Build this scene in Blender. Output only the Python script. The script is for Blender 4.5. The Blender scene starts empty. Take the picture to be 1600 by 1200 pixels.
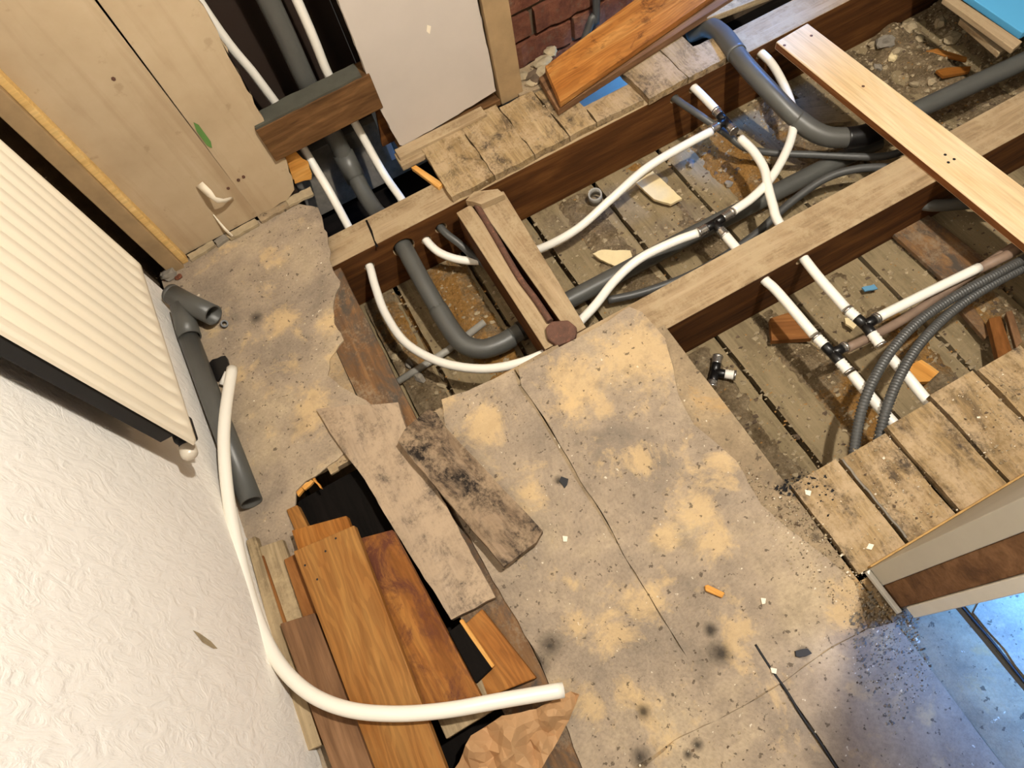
import bpy, bmesh, math, random
from mathutils import Vector, Matrix
random.seed(7)
scene = bpy.context.scene
COL = scene.collection

# ------------------------------------------------------------------ camera, world, lights, exposure
cam_d = bpy.data.cameras.new('camera'); cam = bpy.data.objects.new('camera', cam_d); COL.objects.link(cam)
cam_d.sensor_width = 36.0; cam_d.lens = 36.0 * 1030.0 / 1600.0; cam_d.clip_start = 0.02
cam.matrix_world = Matrix(((0.8751, 0.4771, -0.0811, 0.0), (-0.4624, 0.7753, -0.4306, 0.0), (-0.1425, 0.4144, 0.8989, 1.2), (0, 0, 0, 1)))
scene.camera = cam
world = bpy.data.worlds.new('world'); scene.world = world; world.use_nodes = True
bg = world.node_tree.nodes['Background']; bg.inputs['Color'].default_value = (1.0, 0.88, 0.76, 1); bg.inputs['Strength'].default_value = 0.07

def point_light(name, loc, power, color, radius):
    d = bpy.data.lights.new(name, 'POINT'); d.energy = power; d.color = color; d.shadow_soft_size = radius
    o = bpy.data.objects.new(name, d); o.location = loc; COL.objects.link(o); return o
def area_light(name, loc, target, power, color, sx, sy, spread=3.14159):
    d = bpy.data.lights.new(name, 'AREA'); d.energy = power; d.color = color; d.shape = 'RECTANGLE'; d.size = sx; d.size_y = sy; d.spread = spread
    o = bpy.data.objects.new(name, d); o.location = loc
    o.rotation_euler = (Vector(target) - Vector(loc)).to_track_quat('-Z', 'Y').to_euler(); COL.objects.link(o); return o
point_light('ceiling_bulb', (0.635, 0.093, 2.05), 178, (1.0, 0.935, 0.84), 0.03)
area_light('daylight_doorway', (1.25, -0.40, 0.95), (0.86, -0.27, 0.0), 10.5, (0.08, 0.32, 1.0), 0.35, 0.35, 0.72)
area_light('daylight_next_room', (2.1, 1.30, 1.0), (1.10, 1.14, 0.0), 0.9, (0.06, 0.30, 1.0), 0.2, 0.2, 0.32)
area_light('daylight_under_floor', (1.16, 1.27, -0.03), (0.66, 1.25, -0.15), 0.9, (0.16, 0.50, 1.0), 0.06, 0.06, 1.4)
area_light('daylight_wall_void', (0.30, 1.33, -0.02), (0.05, 1.30, -0.10), 0.14, (0.10, 0.36, 1.0), 0.05, 0.08, 1.5)
scene.view_settings.view_transform = 'Standard'; scene.view_settings.look = 'None'
scene.view_settings.gamma = 1.0; scene.view_settings.use_curve_mapping = False
scene.view_settings.exposure = 0.0

# ------------------------------------------------------------------ helpers
def lin(h):
    h = h.lstrip('#'); r = []
    for i in (0, 2, 4):
        c = int(h[i:i+2], 16) / 255.0
        r.append(c / 12.92 if c <= 0.04045 else ((c + 0.055) / 1.055) ** 2.4)
    return (r[0], r[1], r[2], 1.0)

class NT:
    def __init__(s, name):
        s.m = bpy.data.materials.new(name); s.m.use_nodes = True; s.t = s.m.node_tree
        s.b = s.t.nodes['Principled BSDF']
    def n(s, typ, **kw):
        x = s.t.nodes.new(typ)
        for k, v in kw.items():
            if k.startswith('_'): setattr(x, k[1:], v)
            else: s.set(x, k, v)
        return x
    def set(s, node, key, v):
        i = node.inputs[int(key[1:])] if key[0] == 'i' and key[1:].isdigit() else node.inputs[key.replace('__', ' ')]
        if isinstance(v, bpy.types.NodeSocket): s.t.links.new(v, i)
        else: i.default_value = v
    def coords(s, scale=(1, 1, 1), kind='Object', rnd=True, rot=(0, 0, 0)):
        c = s.n('ShaderNodeTexCoord'); v = c.outputs[kind]
        if rnd:
            o = s.n('ShaderNodeObjectInfo'); a = s.n('ShaderNodeVectorMath', _operation='MULTIPLY_ADD')
            s.set(a, 'i0', o.outputs['Random']); a.inputs[1].default_value = (13.1, 7.7, 5.3); s.set(a, 'i2', v); v = a.outputs[0]
        mp = s.n('ShaderNodeMapping'); s.set(mp, 'Vector', v); mp.inputs['Scale'].default_value = scale; mp.inputs['Rotation'].default_value = rot
        return mp.outputs[0]
    def noise(s, vec, scale, detail=5, rough=.6, dist=0):
        x = s.n('ShaderNodeTexNoise'); s.set(x, 'Vector', vec); x.inputs['Scale'].default_value = scale
        x.inputs['Detail'].default_value = detail; x.inputs['Roughness'].default_value = rough; x.inputs['Distortion'].default_value = dist
        return x.outputs[0]
    def ramp(s, fac, stops):
        r = s.n('ShaderNodeValToRGB'); s.set(r, 'Fac', fac); cr = r.color_ramp
        while len(cr.elements) < len(stops): cr.elements.new(0.5)
        for e, (p, c) in zip(cr.elements, stops):
            e.position = p; e.color = lin(c) if isinstance(c, str) else ((c, c, c, 1) if not hasattr(c, '__len__') else c)
        return r.outputs[0]
    def mix(s, fac, a, b, mode='MIX'):
        x = s.n('ShaderNodeMix', _data_type='RGBA', _blend_type=mode)
        for sock, v in ((x.inputs[0], fac), (x.inputs[6], a), (x.inputs[7], b)):
            if isinstance(v, bpy.types.NodeSocket): s.t.links.new(v, sock)
            elif isinstance(v, str): sock.default_value = lin(v)
            else: sock.default_value = v
        return x.outputs[2]
    def math(s, op, a, b=0.0, c=0.0):
        x = s.n('ShaderNodeMath', _operation=op)
        for i, v in enumerate((a, b, c)):
            if isinstance(v, bpy.types.NodeSocket): s.t.links.new(v, x.inputs[i])
            else: x.inputs[i].default_value = v
        return x.outputs[0]
    def bump(s, h, strength=.4, dist=.004):
        x = s.n('ShaderNodeBump'); s.set(x, 'Height', h); x.inputs['Strength'].default_value = strength; x.inputs['Distance'].default_value = dist
        s.t.links.new(x.outputs[0], s.b.inputs['Normal'])
    def out(s, color=None, rough=.7, metal=0.0, spec=.3):
        if color is not None:
            if isinstance(color, bpy.types.NodeSocket): s.t.links.new(color, s.b.inputs['Base Color'])
            else: s.b.inputs['Base Color'].default_value = lin(color)
        if isinstance(rough, bpy.types.NodeSocket): s.t.links.new(rough, s.b.inputs['Roughness'])
        else: s.b.inputs['Roughness'].default_value = rough
        s.b.inputs['Metallic'].default_value = metal; s.b.inputs['Specular IOR Level'].default_value = spec
        return s.m

def wood(name, dark, mid, light, grain=1.0, dirt=None, dirt_amt=.5, rough=.65, stain=None, stain_amt=.4, knots=False, bump=.3, rings=0):
    t = NT(name); v = t.coords((3.0, 34.0 * grain, 34.0 * grain)); w = t.coords((1, 1, 1))
    warp = t.noise(t.coords((2.2, 9, 9)), 1.6, 3)
    g1 = t.noise(v, 1.0, 6, .62, .9); g2 = t.noise(t.coords((8, 210, 210)), 1.0, 3, .6)
    f = t.math('ADD', t.math('MULTIPLY', g1, .7), t.math('MULTIPLY', warp, .3))
    c = t.ramp(f, [(.32, dark), (.5, mid), (.68, light)])
    c = t.mix(.35, c, t.ramp(g2, [(.3, .42), (.62, 1.0)]), 'MULTIPLY')
    if rings:
        sx = t.n('ShaderNodeSeparateXYZ'); t.set(sx, 'Vector', t.coords((1, 1, 1)))
        ph = t.math('ADD', t.math('MULTIPLY', sx.outputs[1], 520.0), t.math('MULTIPLY', t.noise(t.coords((2.6, 11, 11)), 1.2, 3, .5), 70.0))
        c = t.mix(rings, c, t.ramp(t.math('SINE', ph), [(.05, .42), (.30, .92), (.75, 1.0)]), 'MULTIPLY')
    if knots:
        vo = t.n('ShaderNodeTexVoronoi'); t.set(vo, 'Vector', t.coords((4.5, 14, 14))); vo.inputs['Scale'].default_value = 1.0
        k = t.ramp(vo.outputs['Distance'], [(.0, 1.0), (.07, .9), (.12, 0.0)]); c = t.mix(t.math('MULTIPLY', k, .7), c, dark)
    if stain:
        sn = t.noise(t.coords((9, 15, 15)), 1.3, 8, .75, .5); c = t.mix(t.ramp(sn, [(.55 - .2 * stain_amt, 0.0), (.68 - .15 * stain_amt, 1.0)]), c, stain)
    if dirt:
        dn = t.noise(w, 16, 8, .7); fine = t.noise(w, 160, 4, .7)
        m = t.math('ADD', t.math('MULTIPLY', dn, .7), t.math('MULTIPLY', fine, .3))
        c = t.mix(t.ramp(m, [(.62 - .32 * dirt_amt, 0.0), (.74 - .28 * dirt_amt, 1.0)]), c, dirt)
        c = t.mix(t.math('MULTIPLY', t.ramp(fine, [(.60, 0.0), (.72, 1.0)]), .35), c, '#5d4c36')
    t.bump(t.math('ADD', g2, t.math('MULTIPLY', g1, 1.3)), bump, .0025)
    return t.out(c, rough, spec=.15)

def dusty(name, base, pale, grey, yellow=None, yellow_blobs=(), soot_blobs=(), bumpy=.45):
    """old hardboard under dust: world-placed scrape patches and stains plus fine dirt"""
    t = NT(name); c0 = t.n('ShaderNodeTexCoord'); geo = t.n('ShaderNodeNewGeometry'); P = geo.outputs['Position']
    big = t.noise(P, 4.5, 7, .65, .4); med = t.noise(P, 24, 7, .72); fine = t.noise(P, 190, 4, .7); spk = t.noise(P, 75, 3, .6)
    c = t.ramp(big, [(.34, grey), (.5, base), (.66, pale)])
    c = t.mix(.45, c, t.ramp(med, [(.3, .55), (.6, 1.0)]), 'MULTIPLY')
    c = t.mix(.45, c, t.ramp(fine, [(.3, .55), (.58, 1.0)]), 'MULTIPLY')
    def blobs(lst, soft=.5, namp=.6):
        acc = None
        for (x, y, r) in lst:
            d = t.n('ShaderNodeVectorMath', _operation='DISTANCE'); t.set(d, 'i0', P); d.inputs[1].default_value = (x, y, 0)
            v = t.math('SUBTRACT', 1.0, t.math('DIVIDE', d.outputs['Value'], r))
            acc = v if acc is None else t.math('MAXIMUM', acc, v)
        nn = t.math('ADD', t.math('MULTIPLY', t.math('SUBTRACT', t.noise(P, 9, 9, .8, .6), .5), 8.0 * namp), t.math('MULTIPLY', t.math('SUBTRACT', t.noise(P, 60, 6, .75), .5), 2.2 * namp))
        return t.math('ADD', acc, nn)
    if yellow:
        ym = t.noise(P, 7, 8, .72, .3)
        c = t.mix(t.math('MULTIPLY', t.ramp(ym, [(.55, 0.0), (.63, 1.0)]), .55), c, yellow)
        if yellow_blobs: c = t.mix(t.math('MULTIPLY', t.ramp(blobs(yellow_blobs), [(.0, 0.0), (.7, 1.0)]), .6), c, yellow)
    c = t.mix(t.math('MULTIPLY', t.ramp(t.noise(P, 10, 9, .8), [(.52, 0.0), (.70, 1.0)]), .55), c, '#6b6052')
    if soot_blobs: c = t.mix(t.math('MULTIPLY', t.ramp(blobs(soot_blobs, namp=.16), [(.0, 0.0), (.9, 1.0)]), .85), c, '#1f1d1c')
    c = t.mix(t.math('MULTIPLY', t.ramp(spk, [(.63, 0.0), (.67, 1.0)]), .75), c, '#4c4135')
    c = t.mix(t.math('MULTIPLY', t.ramp(spk, [(.28, 1.0), (.31, 0.0)]), .6), c, '#efe3cb')
    t.bump(t.math('ADD', t.math('MULTIPLY', med, 1.2), t.math('ADD', t.math('MULTIPLY', fine, .35), t.math('MULTIPLY', spk, .5))), bumpy, .004)
    return t.out(c, .85, spec=.2)

def plain(name, col, rough=.5, metal=0.0, var=.12, scale=30, bump=0.0, spec=.4, speck=None):
    t = NT(name); v = t.coords((1, 1, 1)); n = t.noise(v, scale, 5, .6)
    c = t.mix(t.math('MULTIPLY', t.ramp(n, [(.3, 1.0), (.7, 0.0)]), var), col, '#2a221a')
    if speck: c = t.mix(t.math('MULTIPLY', t.ramp(t.noise(v, 90, 4, .7), [(.56, 0.0), (.68, 1.0)]), .7), c, speck)
    if bump: t.bump(t.noise(v, scale * 3, 5, .6), bump, .003)
    return t.out(c, rough, metal, spec)

M = {}
# patches seen on the hardboard: where yellow fibre shows, where soot lies
YB = [(a[0], a[1], r) for a, r in (((0.2835,0.1869,0), .05), ((0.2732,0.1145,0), .05), ((0.2033,0.1668,0), .035), ((0.041,0.0734,0), .05), ((-0.0107,0.1131,0), .03), ((0.0348,0.3581,0), .04), ((0.0256,0.5285,0), .06), ((0.3557,0.4899,0), .11), ((0.2187,0.5081,0), .08), ((0.0131,-0.0115,0), .03), ((-0.0494,-0.0052,0), .03), ((-0.1617,0.9254,0), .035), ((-0.1841,0.8269,0), .03), ((-0.2648,0.9913,0), .05), ((-0.2884,0.7508,0), .06), ((0.2511,0.3033,0), .04), ((0.3632,0.2232,0), .03), ((0.1061,0.0967,0), .05), ((-0.0205,0.6132,0), .05))]
SB = [(a[0], a[1], r) for a, r in (((0.1767,-0.0356,0), .024), ((0.1824,0.0027,0), .014), ((0.0903,0.3515,0), .013), ((-0.3158,1.0299,0), .02), ((0.0192,-0.0495,0), .014), ((-0.02,-0.1019,0), .02), ((0.2898,-0.0951,0), .012), ((-0.1127,0.1565,0), .016), ((0.4413,0.0574,0), .012), ((0.423,0.0425,0), .012), ((0.0683,-0.1276,0), .012), ((0.4349,0.144,0), .016), ((0.4626,0.1483,0), .013), ((0.472,0.0759,0), .02), ((0.4407,0.1163,0), .012), ((0.4603,-0.092,0), .02), ((0.4631,-0.0588,0), .02), ((-0.0642,0.1072,0), .03), ((-0.098,0.0912,0), .03), ((0.534,0.1229,0), .012), ((0.0479,-0.1318,0), .01))]
M['hardboard'] = dusty('dusty_hardboard', '#a99781', '#beaa8c', '#897c6d', '#d2b382', YB, SB)
M['board_dusty'] = dusty('dusty_floorboard', '#a08c70', '#b8a07c', '#7f6e58', '#bb945c', (), SB, .55)
M['bare_brown'] = wood('scuffed_brown_board', '#4e3a28', '#79593b', '#96724c', 1, '#8d7a62', .35, stain='#51483f', stain_amt=.5)
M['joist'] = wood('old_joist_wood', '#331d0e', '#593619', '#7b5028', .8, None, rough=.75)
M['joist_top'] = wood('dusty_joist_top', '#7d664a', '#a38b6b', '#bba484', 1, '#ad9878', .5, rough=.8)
M['subfloor'] = wood('rough_sawn_subfloor', '#635340', '#857558', '#9d8b6c', .9, '#8f7e60', .5, rough=.85)
M['stub'] = wood('worn_board_stub', '#6e5739', '#a0865f', '#bfa67f', 1, '#b09877', .5, stain='#4a3f33', stain_amt=.3, rings=.25)
M['pine'] = wood('new_pine', '#d9b484', '#e6c89c', '#f0d8b2', .5, rough=.55, bump=.1)
M['pine_edge'] = wood('pine_sawn_edge', '#4b2b17', '#6d4022', '#8c5a31', 1)
M['orange'] = wood('orange_old_pine', '#7f4a18', '#9f662c', '#b57e40', .75, rough=.55, knots=True, bump=.12, rings=.3)
M['orange_worn'] = wood('worn_orange_plank', '#8a5220', '#b5773a', '#cf9a58', .7, rough=.5, stain='#4c2d18', stain_amt=.05, rings=.3)
M['orange_light'] = wood('light_orange_pine', '#935c26', '#9c6b36', '#ae8046', .55, rough=.55, knots=True, bump=.12, rings=.3)
M['orange_stained'] = wood('stained_orange_pine', '#744319', '#99622c', '#b47d3d', .7, rough=.55, rings=.25, stain='#5b3323', stain_amt=.55, bump=.2)
M['brown'] = wood('brown_offcut_wood', '#5c3618', '#83542a', '#a5733e', .8, rough=.6)
M['greybrown'] = wood('grey_brown_board', '#50392a', '#7b5a3e', '#977252', .8, rough=.65)
M['grey_slat'] = wood('dusty_grey_slat', '#6b5a42', '#a08c6c', '#bfa986', 1, '#b5a07c', .4)
M['burnt'] = wood('charred_dirty_board', '#5c4a38', '#8c765e', '#ab957c', .7, '#9a846a', .45, stain='#211b17', stain_amt=.62)
M['dirty_board'] = wood('dirty_lifted_board', '#84705a', '#a7927a', '#b9a48c', .5, '#b09a80', .6, stain='#4f463e', stain_amt=.42)
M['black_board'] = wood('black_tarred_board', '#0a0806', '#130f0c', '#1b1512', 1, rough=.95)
M['splinter'] = wood('raw_split_wood', '#b0702c', '#d99b4c', '#f0c078', .8, rough=.7)
M['timber_plain'] = wood('brown_batten_wood', '#3f2c1a', '#6d4d2e', '#8d6941', .9, rough=.7, rings=.25)
M['painted'] = plain('cream_painted_timber', '#a98d67', .6, var=.3, scale=18, bump=.15)
M['batten_edge'] = wood('pale_batten_edge', '#c49a5c', '#e2bb78', '#f2d092', .6)
M['white_plastic'] = plain('white_pipe_plastic', '#f3eee2', .35, var=.03, spec=.5)
M['grey_plastic'] = plain('grey_waste_plastic', '#545450', .42, var=.18, scale=14, spec=.5)
M['light_grey_plastic'] = plain('pale_grey_pipe', '#a8a49a', .5, var=.3, scale=40)
M['dark_grey_plastic'] = plain('dark_grey_conduit', '#4c4c4a', .45, var=.15, spec=.5)
M['black_rubber'] = plain('black_fitting_plastic', '#0f0f10', .35, spec=.5)
M['chrome'] = plain('bright_metal_sleeve', '#d5d0c8', .25, metal=.9, var=.2, scale=60)
M['rust'] = plain('rusty_iron', '#684738', .8, var=.5, scale=60, bump=.4, speck='#8b5a44')
M['lead'] = plain('dull_brown_pipe', '#8c7563', .55, var=.3, scale=30)
M['radiator'] = plain('cream_radiator_enamel', '#f3e7d0', .4, var=.02, spec=.5)
M['plasterboard'] = plain('white_painted_plasterboard', '#c6bbb0', .7, var=.10, scale=6, bump=.05)
M['grey_paint'] = plain('pale_grey_paint', '#c9c4b6', .6, var=.12, scale=8)
M['white_paint'] = plain('white_gloss_paint', '#e4e2da', .45, var=.1, scale=20)
M['wall_edge'] = plain('torn_orange_edge', '#c19a5e', .8, var=.35, scale=60, bump=.4)
M['stone'] = plain('rubble_plaster', '#b3a181', .9, var=.35, scale=40, bump=.5)
M['stone_grey'] = plain('grey_mortar_lump', '#8f877a', .9, var=.35, scale=40, bump=.5)
M['chip_cream'] = plain('cream_plaster_chip', '#e6d2a4', .8, var=.1, scale=40, bump=.2)
M['mortar'] = plain('dirty_mortar', '#6b5946', .95, var=.5, scale=30, bump=.8)
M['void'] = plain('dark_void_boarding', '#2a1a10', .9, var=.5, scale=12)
M['green'] = plain('green_paint_mark', '#5f8a45', .7, var=.2)
M['paper_white'] = plain('torn_white_paper', '#efe3cc', .8, var=.05)
M['sawdust'] = plain('golden_sawdust', '#ab8049', .9, var=.4)
M['felt'] = plain('dirty_grey_felt', '#4b4a40', .9, var=.4)
M['kraft'] = plain('brown_kraft_paper', '#bd9468', .75, var=.18, scale=9, bump=.1)
M['under_sheet'] = plain('pale_daylight_sheet', '#b9c4cc', .6, var=.25, scale=12)
M['blue_floor'] = plain('flat_blue_floor', '#5aaee0', .6, var=.08, scale=5)  # one flat blue over the whole next-room floor
M['blue_scrap'] = plain('blue_plastic_scrap', '#5f93b4', .5, var=.1)
M['valve'] = plain('pearly_valve_cap', '#cfc4b2', .3, var=.1, spec=.6)
M['dark_metal'] = plain('dark_radiator_back', '#15161a', .6, var=.2)
# white pipe with its tiny grey print line
def printed_pipe():
    t = NT('white_pipe_printed'); uv = t.n('ShaderNodeTexCoord').outputs['UV']; sp = t.n('ShaderNodeSeparateXYZ'); t.set(sp, 'Vector', uv)
    band = t.math('LESS_THAN', t.math('ABSOLUTE', t.math('SUBTRACT', sp.outputs[0], .30)), .022)
    mp = t.n('ShaderNodeMapping'); t.set(mp, 'Vector', uv); mp.inputs['Scale'].default_value = (14, 170, 1)
    dash = t.ramp(t.noise(mp.outputs[0], 1.0, 2, .5), [(.52, 0.0), (.6, 1.0)])
    c = t.mix(t.math('MULTIPLY', t.math('MULTIPLY', band, dash), .5), '#f4eee0', '#7d776c'); return t.out(c, .38, spec=.5)
M['printed'] = printed_pipe()
def plaster():
    t = NT('rough_white_plaster'); v = t.coords((1, 1, 1), rnd=False); st = t.coords((1, 1.0, .55), rnd=False, rot=(.5, 0, 0))
    n1 = t.noise(st, 38, 6, .6, 1.6); n2 = t.noise(v, 120, 4, .6); n3 = t.noise(v, 3, 3)
    c = t.mix(t.math('MULTIPLY', n3, .25), '#fdf8f0', '#f3ebdf')
    r = t.ramp(n1, [(.38, 0.0), (.5, .5), (.60, 1.0)])
    t.bump(t.math('ADD', t.math('MULTIPLY', r, 1.0), t.math('MULTIPLY', n2, .35)), .30, .005); return t.out(c, .9, spec=.1)
M['plaster'] = plaster()
def panel_beige():
    t = NT('beige_wall_panel'); v = t.coords((1, 1, 1), rnd=False); drip = t.coords((16, 1, 1.5), rnd=False)
    c = t.ramp(t.noise(v, 5, 5, .6), [(.3, '#b09a7b'), (.55, '#bea98a'), (.75, '#c8b599')])
    c = t.mix(t.math('MULTIPLY', t.ramp(t.noise(drip, 1.0, 5, .6, .4), [(.50, 0.0), (.72, 1.0)]), .5), c, '#94795a')
    c = t.mix(t.math('MULTIPLY', t.ramp(t.noise(v, 30, 5, .6), [(.62, 0.0), (.7, 1.0)]), .35), c, '#8a7153')
    t.bump(t.noise(v, 60, 4), .1, .003); return t.out(c, .6)
M['panel_beige'] = panel_beige()
def brickmat():
    t = NT('old_red_brick'); v = t.coords((1, 1, 1)); n = t.noise(v, 14, 7, .7)
    c = t.ramp(n, [(.3, '#482a20'), (.5, '#70422f'), (.7, '#8f6248')]); c = t.mix(t.math('MULTIPLY', t.ramp(t.noise(v, 40, 6, .7), [(.56, 0.0), (.66, 1.0)]), .6), c, '#6d5a48')
    t.bump(t.noise(v, 45, 6, .7), .9, .008); return t.out(c, .9)
M['brick'] = brickmat()
def dirtmat():
    t = NT('crumbly_dirt'); P = t.n('ShaderNodeNewGeometry').outputs['Position']
    c = t.ramp(t.noise(P, 22, 8, .75), [(.3, '#66553c'), (.5, '#948063'), (.7, '#b3a081')])
    acc = None
    for x, y, r in ((.93, .93, .20), (.72, 1.02, .12), (1.02, .30, .16), (.78, .20, .14), (.06, .95, .18), (.12, .75, .1)):   # heaps of golden sawdust
        d = t.n('ShaderNodeVectorMath', _operation='DISTANCE'); t.set(d, 'i0', P); d.inputs[1].default_value = (x, y, -.2)
        v = t.math('SUBTRACT', 1.0, t.math('DIVIDE', d.outputs['Value'], r)); acc = v if acc is None else t.math('MAXIMUM', acc, v)
    acc = t.math('ADD', acc, t.math('MULTIPLY', t.math('SUBTRACT', t.noise(P, 24, 8, .75), .5), 2.6))
    c = t.mix(t.math('MULTIPLY', t.ramp(acc, [(.1, 0.0), (.6, 1.0)]), .8), c, '#b5833f')
    c = t.mix(.55, c, t.ramp(t.noise(P, 150, 4, .7), [(.34, .3), (.6, 1.0)]), 'MULTIPLY')
    t.bump(t.noise(P, 110, 6, .75), 1.0, .01); return t.out(c, .95, spec=.1)
M['dirt'] = dirtmat()

def props(o, label=None, cat=None, group=None, kind=None):
    if label: o['label'] = label
    if cat: o['category'] = cat
    if group: o['group'] = group
    if kind: o['kind'] = kind
    return o
def link(name, me, mat, parent=None):
    o = bpy.data.objects.new(name, me); COL.objects.link(o)
    if mat is not None:
        for m in (mat if isinstance(mat, (list, tuple)) else [mat]): me.materials.append(m)
    if parent: o.parent = parent
    return o
def empty(name, loc, label=None, cat=None, group=None, kind=None):
    o = bpy.data.objects.new(name, None); COL.objects.link(o); o.location = loc; o.empty_display_size = .02
    return props(o, label, cat, group, kind)
def rel(parent): return Vector(parent.location) if parent else Vector((0, 0, 0))

def jagged(poly, seg, amp, rng):
    out = []
    n = len(poly)
    for i in range(n):
        a = Vector(poly[i]); b = Vector(poly[(i + 1) % n]); d = b - a; k = max(1, int(d.length / seg))
        nrm = Vector((-d.y, d.x, 0)).normalized() if d.length > 1e-6 else Vector()
        for j in range(k):
            p = a + d * (j / k)
            if j: p = p + nrm * rng.uniform(-amp, amp) + d.normalized() * rng.uniform(-.3, .3) * seg
            out.append(p)
    return out

def board(name, top, th, mat, parent=None, jag=0.0, seg=.02, bevel=.0018, jit_seed=0, side_mat=None, axis=None):
    """a board: outline of its top face (3-D, any order round), extruded down along the normal; local X runs along the grain"""
    rng = random.Random(hash(name) % 1000 + jit_seed + int(abs(top[0][0]) * 1e4)) if False else random.Random(jit_seed + int(abs(top[0][0]) * 1e4) + int(abs(top[0][1]) * 1e3))
    P = [Vector(p) for p in top]
    nrm = Vector((0, 0, 0)); n = len(P)
    for i in range(n): nrm += P[i].cross(P[(i + 1) % n])
    if nrm.z < 0: P.reverse(); nrm = -nrm
    nrm.normalize()
    if axis is None:
        L = max(range(n), key=lambda i: (P[(i + 1) % n] - P[i]).length); ax = P[(L + 1) % n] - P[L]
    else: ax = Vector(axis)
    ang = math.atan2(ax.y, ax.x)
    if jag: P = jagged(P, seg, jag, rng); n = len(P)
    cen = sum(P, Vector()) / n; org = cen - nrm * th; base = rel(parent)
    rz = Matrix.Rotation(-ang, 3, 'Z')
    bm = bmesh.new()
    tv = [bm.verts.new(rz @ (p - org)) for p in P]
    bv = [bm.verts.new(rz @ (p - nrm * th - org)) for p in P]
    ft = bm.faces.new(tv); bm.faces.new(list(reversed(bv)))
    for i in range(n):
        f = bm.faces.new((tv[i], bv[i], bv[(i + 1) % n], tv[(i + 1) % n]))
        if side_mat: f.material_index = 1
    if bevel and not jag:
        bmesh.ops.bevel(bm, geom=list(bm.edges), offset=bevel, segments=2, affect='EDGES', profile=.5)
    bmesh.ops.triangulate(bm, faces=[f for f in bm.faces if len(f.verts) > 4])
    bmesh.ops.recalc_face_normals(bm, faces=bm.faces)
    me = bpy.data.meshes.new(name); bm.to_mesh(me); bm.free()
    o = link(name, me, [mat, side_mat] if side_mat else mat, parent)
    o.location = org - base; o.rotation_euler = (0, 0, ang)
    return o
def box(name, lo, hi, mat, parent=None, bevel=.0015, axis=None, side_mat=None):
    x0, y0, z0 = lo; x1, y1, z1 = hi
    return board(name, [(x0, y0, z1), (x1, y0, z1), (x1, y1, z1), (x0, y1, z1)], z1 - z0, mat, parent, bevel=bevel, axis=axis, side_mat=side_mat)

def spline(pts, per=8):
    P = [Vector(p) for p in pts]
    if len(P) == 2: return [P[0].lerp(P[1], i / per) for i in range(per + 1)]
    out = []
    Q = [P[0] * 2 - P[1]] + P + [P[-1] * 2 - P[-2]]
    for i in range(1, len(Q) - 2):
        p0, p1, p2, p3 = Q[i - 1], Q[i], Q[i + 1], Q[i + 2]
        for j in range(per):
            t = j / per
            out.append(.5 * ((2 * p1) + (-p0 + p2) * t + (2 * p0 - 5 * p1 + 4 * p2 - p3) * t * t + (-p0 + 3 * p1 - 3 * p2 + p3) * t ** 3))
    out.append(P[-1]); return out
def resample(P, step):
    out = [P[0]]; acc = 0
    for a, b in zip(P, P[1:]):
        d = (b - a).length
        while d > 1e-9 and acc + d >= step:
            t = (step - acc) / d; a = a.lerp(b, t); out.append(a); d = (b - a).length; acc = 0
        acc += d
    return out
def tube_bm(bm, path, radii, sides=16, inner=0.0, base=Vector((0, 0, 0)), uv=None):
    n = len(path); rings = []; T0 = None; U = None; length = 0
    def frame(i):
        a = path[max(0, i - 1)]; b = path[min(n - 1, i + 1)]; return (b - a).normalized()
    T = frame(0); U = T.orthogonal().normalized()
    up = Vector((0, 0, 1)); 
    if abs(T.dot(up)) < .95: U = (up - T * T.dot(up)).normalized()
    lens = [0]
    for i in range(n):
        Tn = frame(i)
        if i: U = (U - Tn * U.dot(Tn)).normalized(); lens.append(lens[-1] + (path[i] - path[i - 1]).length)
        V = Tn.cross(U)
        rings.append((path[i] - base, U.copy(), V.copy(), radii[i] if hasattr(radii, '__len__') else radii))
    def mk(scale_r=None):
        R = []
        for c, u, v, r in rings:
            rr = r if scale_r is None else scale_r
            R.append([bm.verts.new(c + (u * math.cos(6.28318 * k / sides) + v * math.sin(6.28318 * k / sides)) * rr) for k in range(sides)])
        return R
    O = mk(); uvl = bm.loops.layers.uv.verify()
    for i in range(n - 1):
        for k in range(sides):
            f = bm.faces.new((O[i][k], O[i][(k + 1) % sides], O[i + 1][(k + 1) % sides], O[i + 1][k])); f.smooth = True
            for lp, (uu, vv) in zip(f.loops, ((k, i), (k + 1, i), (k + 1, i + 1), (k, i + 1))): lp[uvl].uv = (uu / sides, lens[vv])
    if inner:
        I = mk(inner)
        for i in range(n - 1):
            for k in range(sides): bm.faces.new((I[i][k], I[i + 1][k], I[i + 1][(k + 1) % sides], I[i][(k + 1) % sides])).smooth = True
        for k in range(sides):
            bm.faces.new((O[0][k], I[0][k], I[0][(k + 1) % sides], O[0][(k + 1) % sides])); bm.faces.new((O[-1][k], O[-1][(k + 1) % sides], I[-1][(k + 1) % sides], I[-1][k]))
    else: bm.faces.new(list(reversed(O[0]))); bm.faces.new(O[-1])
def tube(name, pts, r, mat, parent=None, sides=16, inner=0.0, per=8, smooth=True, loc=None, corr=None):
    P = spline(pts, per) if smooth else [Vector(p) for p in pts]
    bm = bmesh.new(); org = Vector(loc) if loc else P[0].copy()
    if corr:
        P = resample(spline(pts, 40), corr[0]); rad = [r if (i // 2) % 2 else r * corr[1] for i in range(len(P))]
        tube_bm(bm, P, rad, sides, 0, org)
    else: tube_bm(bm, P, r, sides, inner, org)
    bmesh.ops.recalc_face_normals(bm, faces=bm.faces)
    me = bpy.data.meshes.new(name); bm.to_mesh(me); bm.free()
    o = link(name, me, mat, parent); o.location = org - rel(parent); return o
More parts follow.
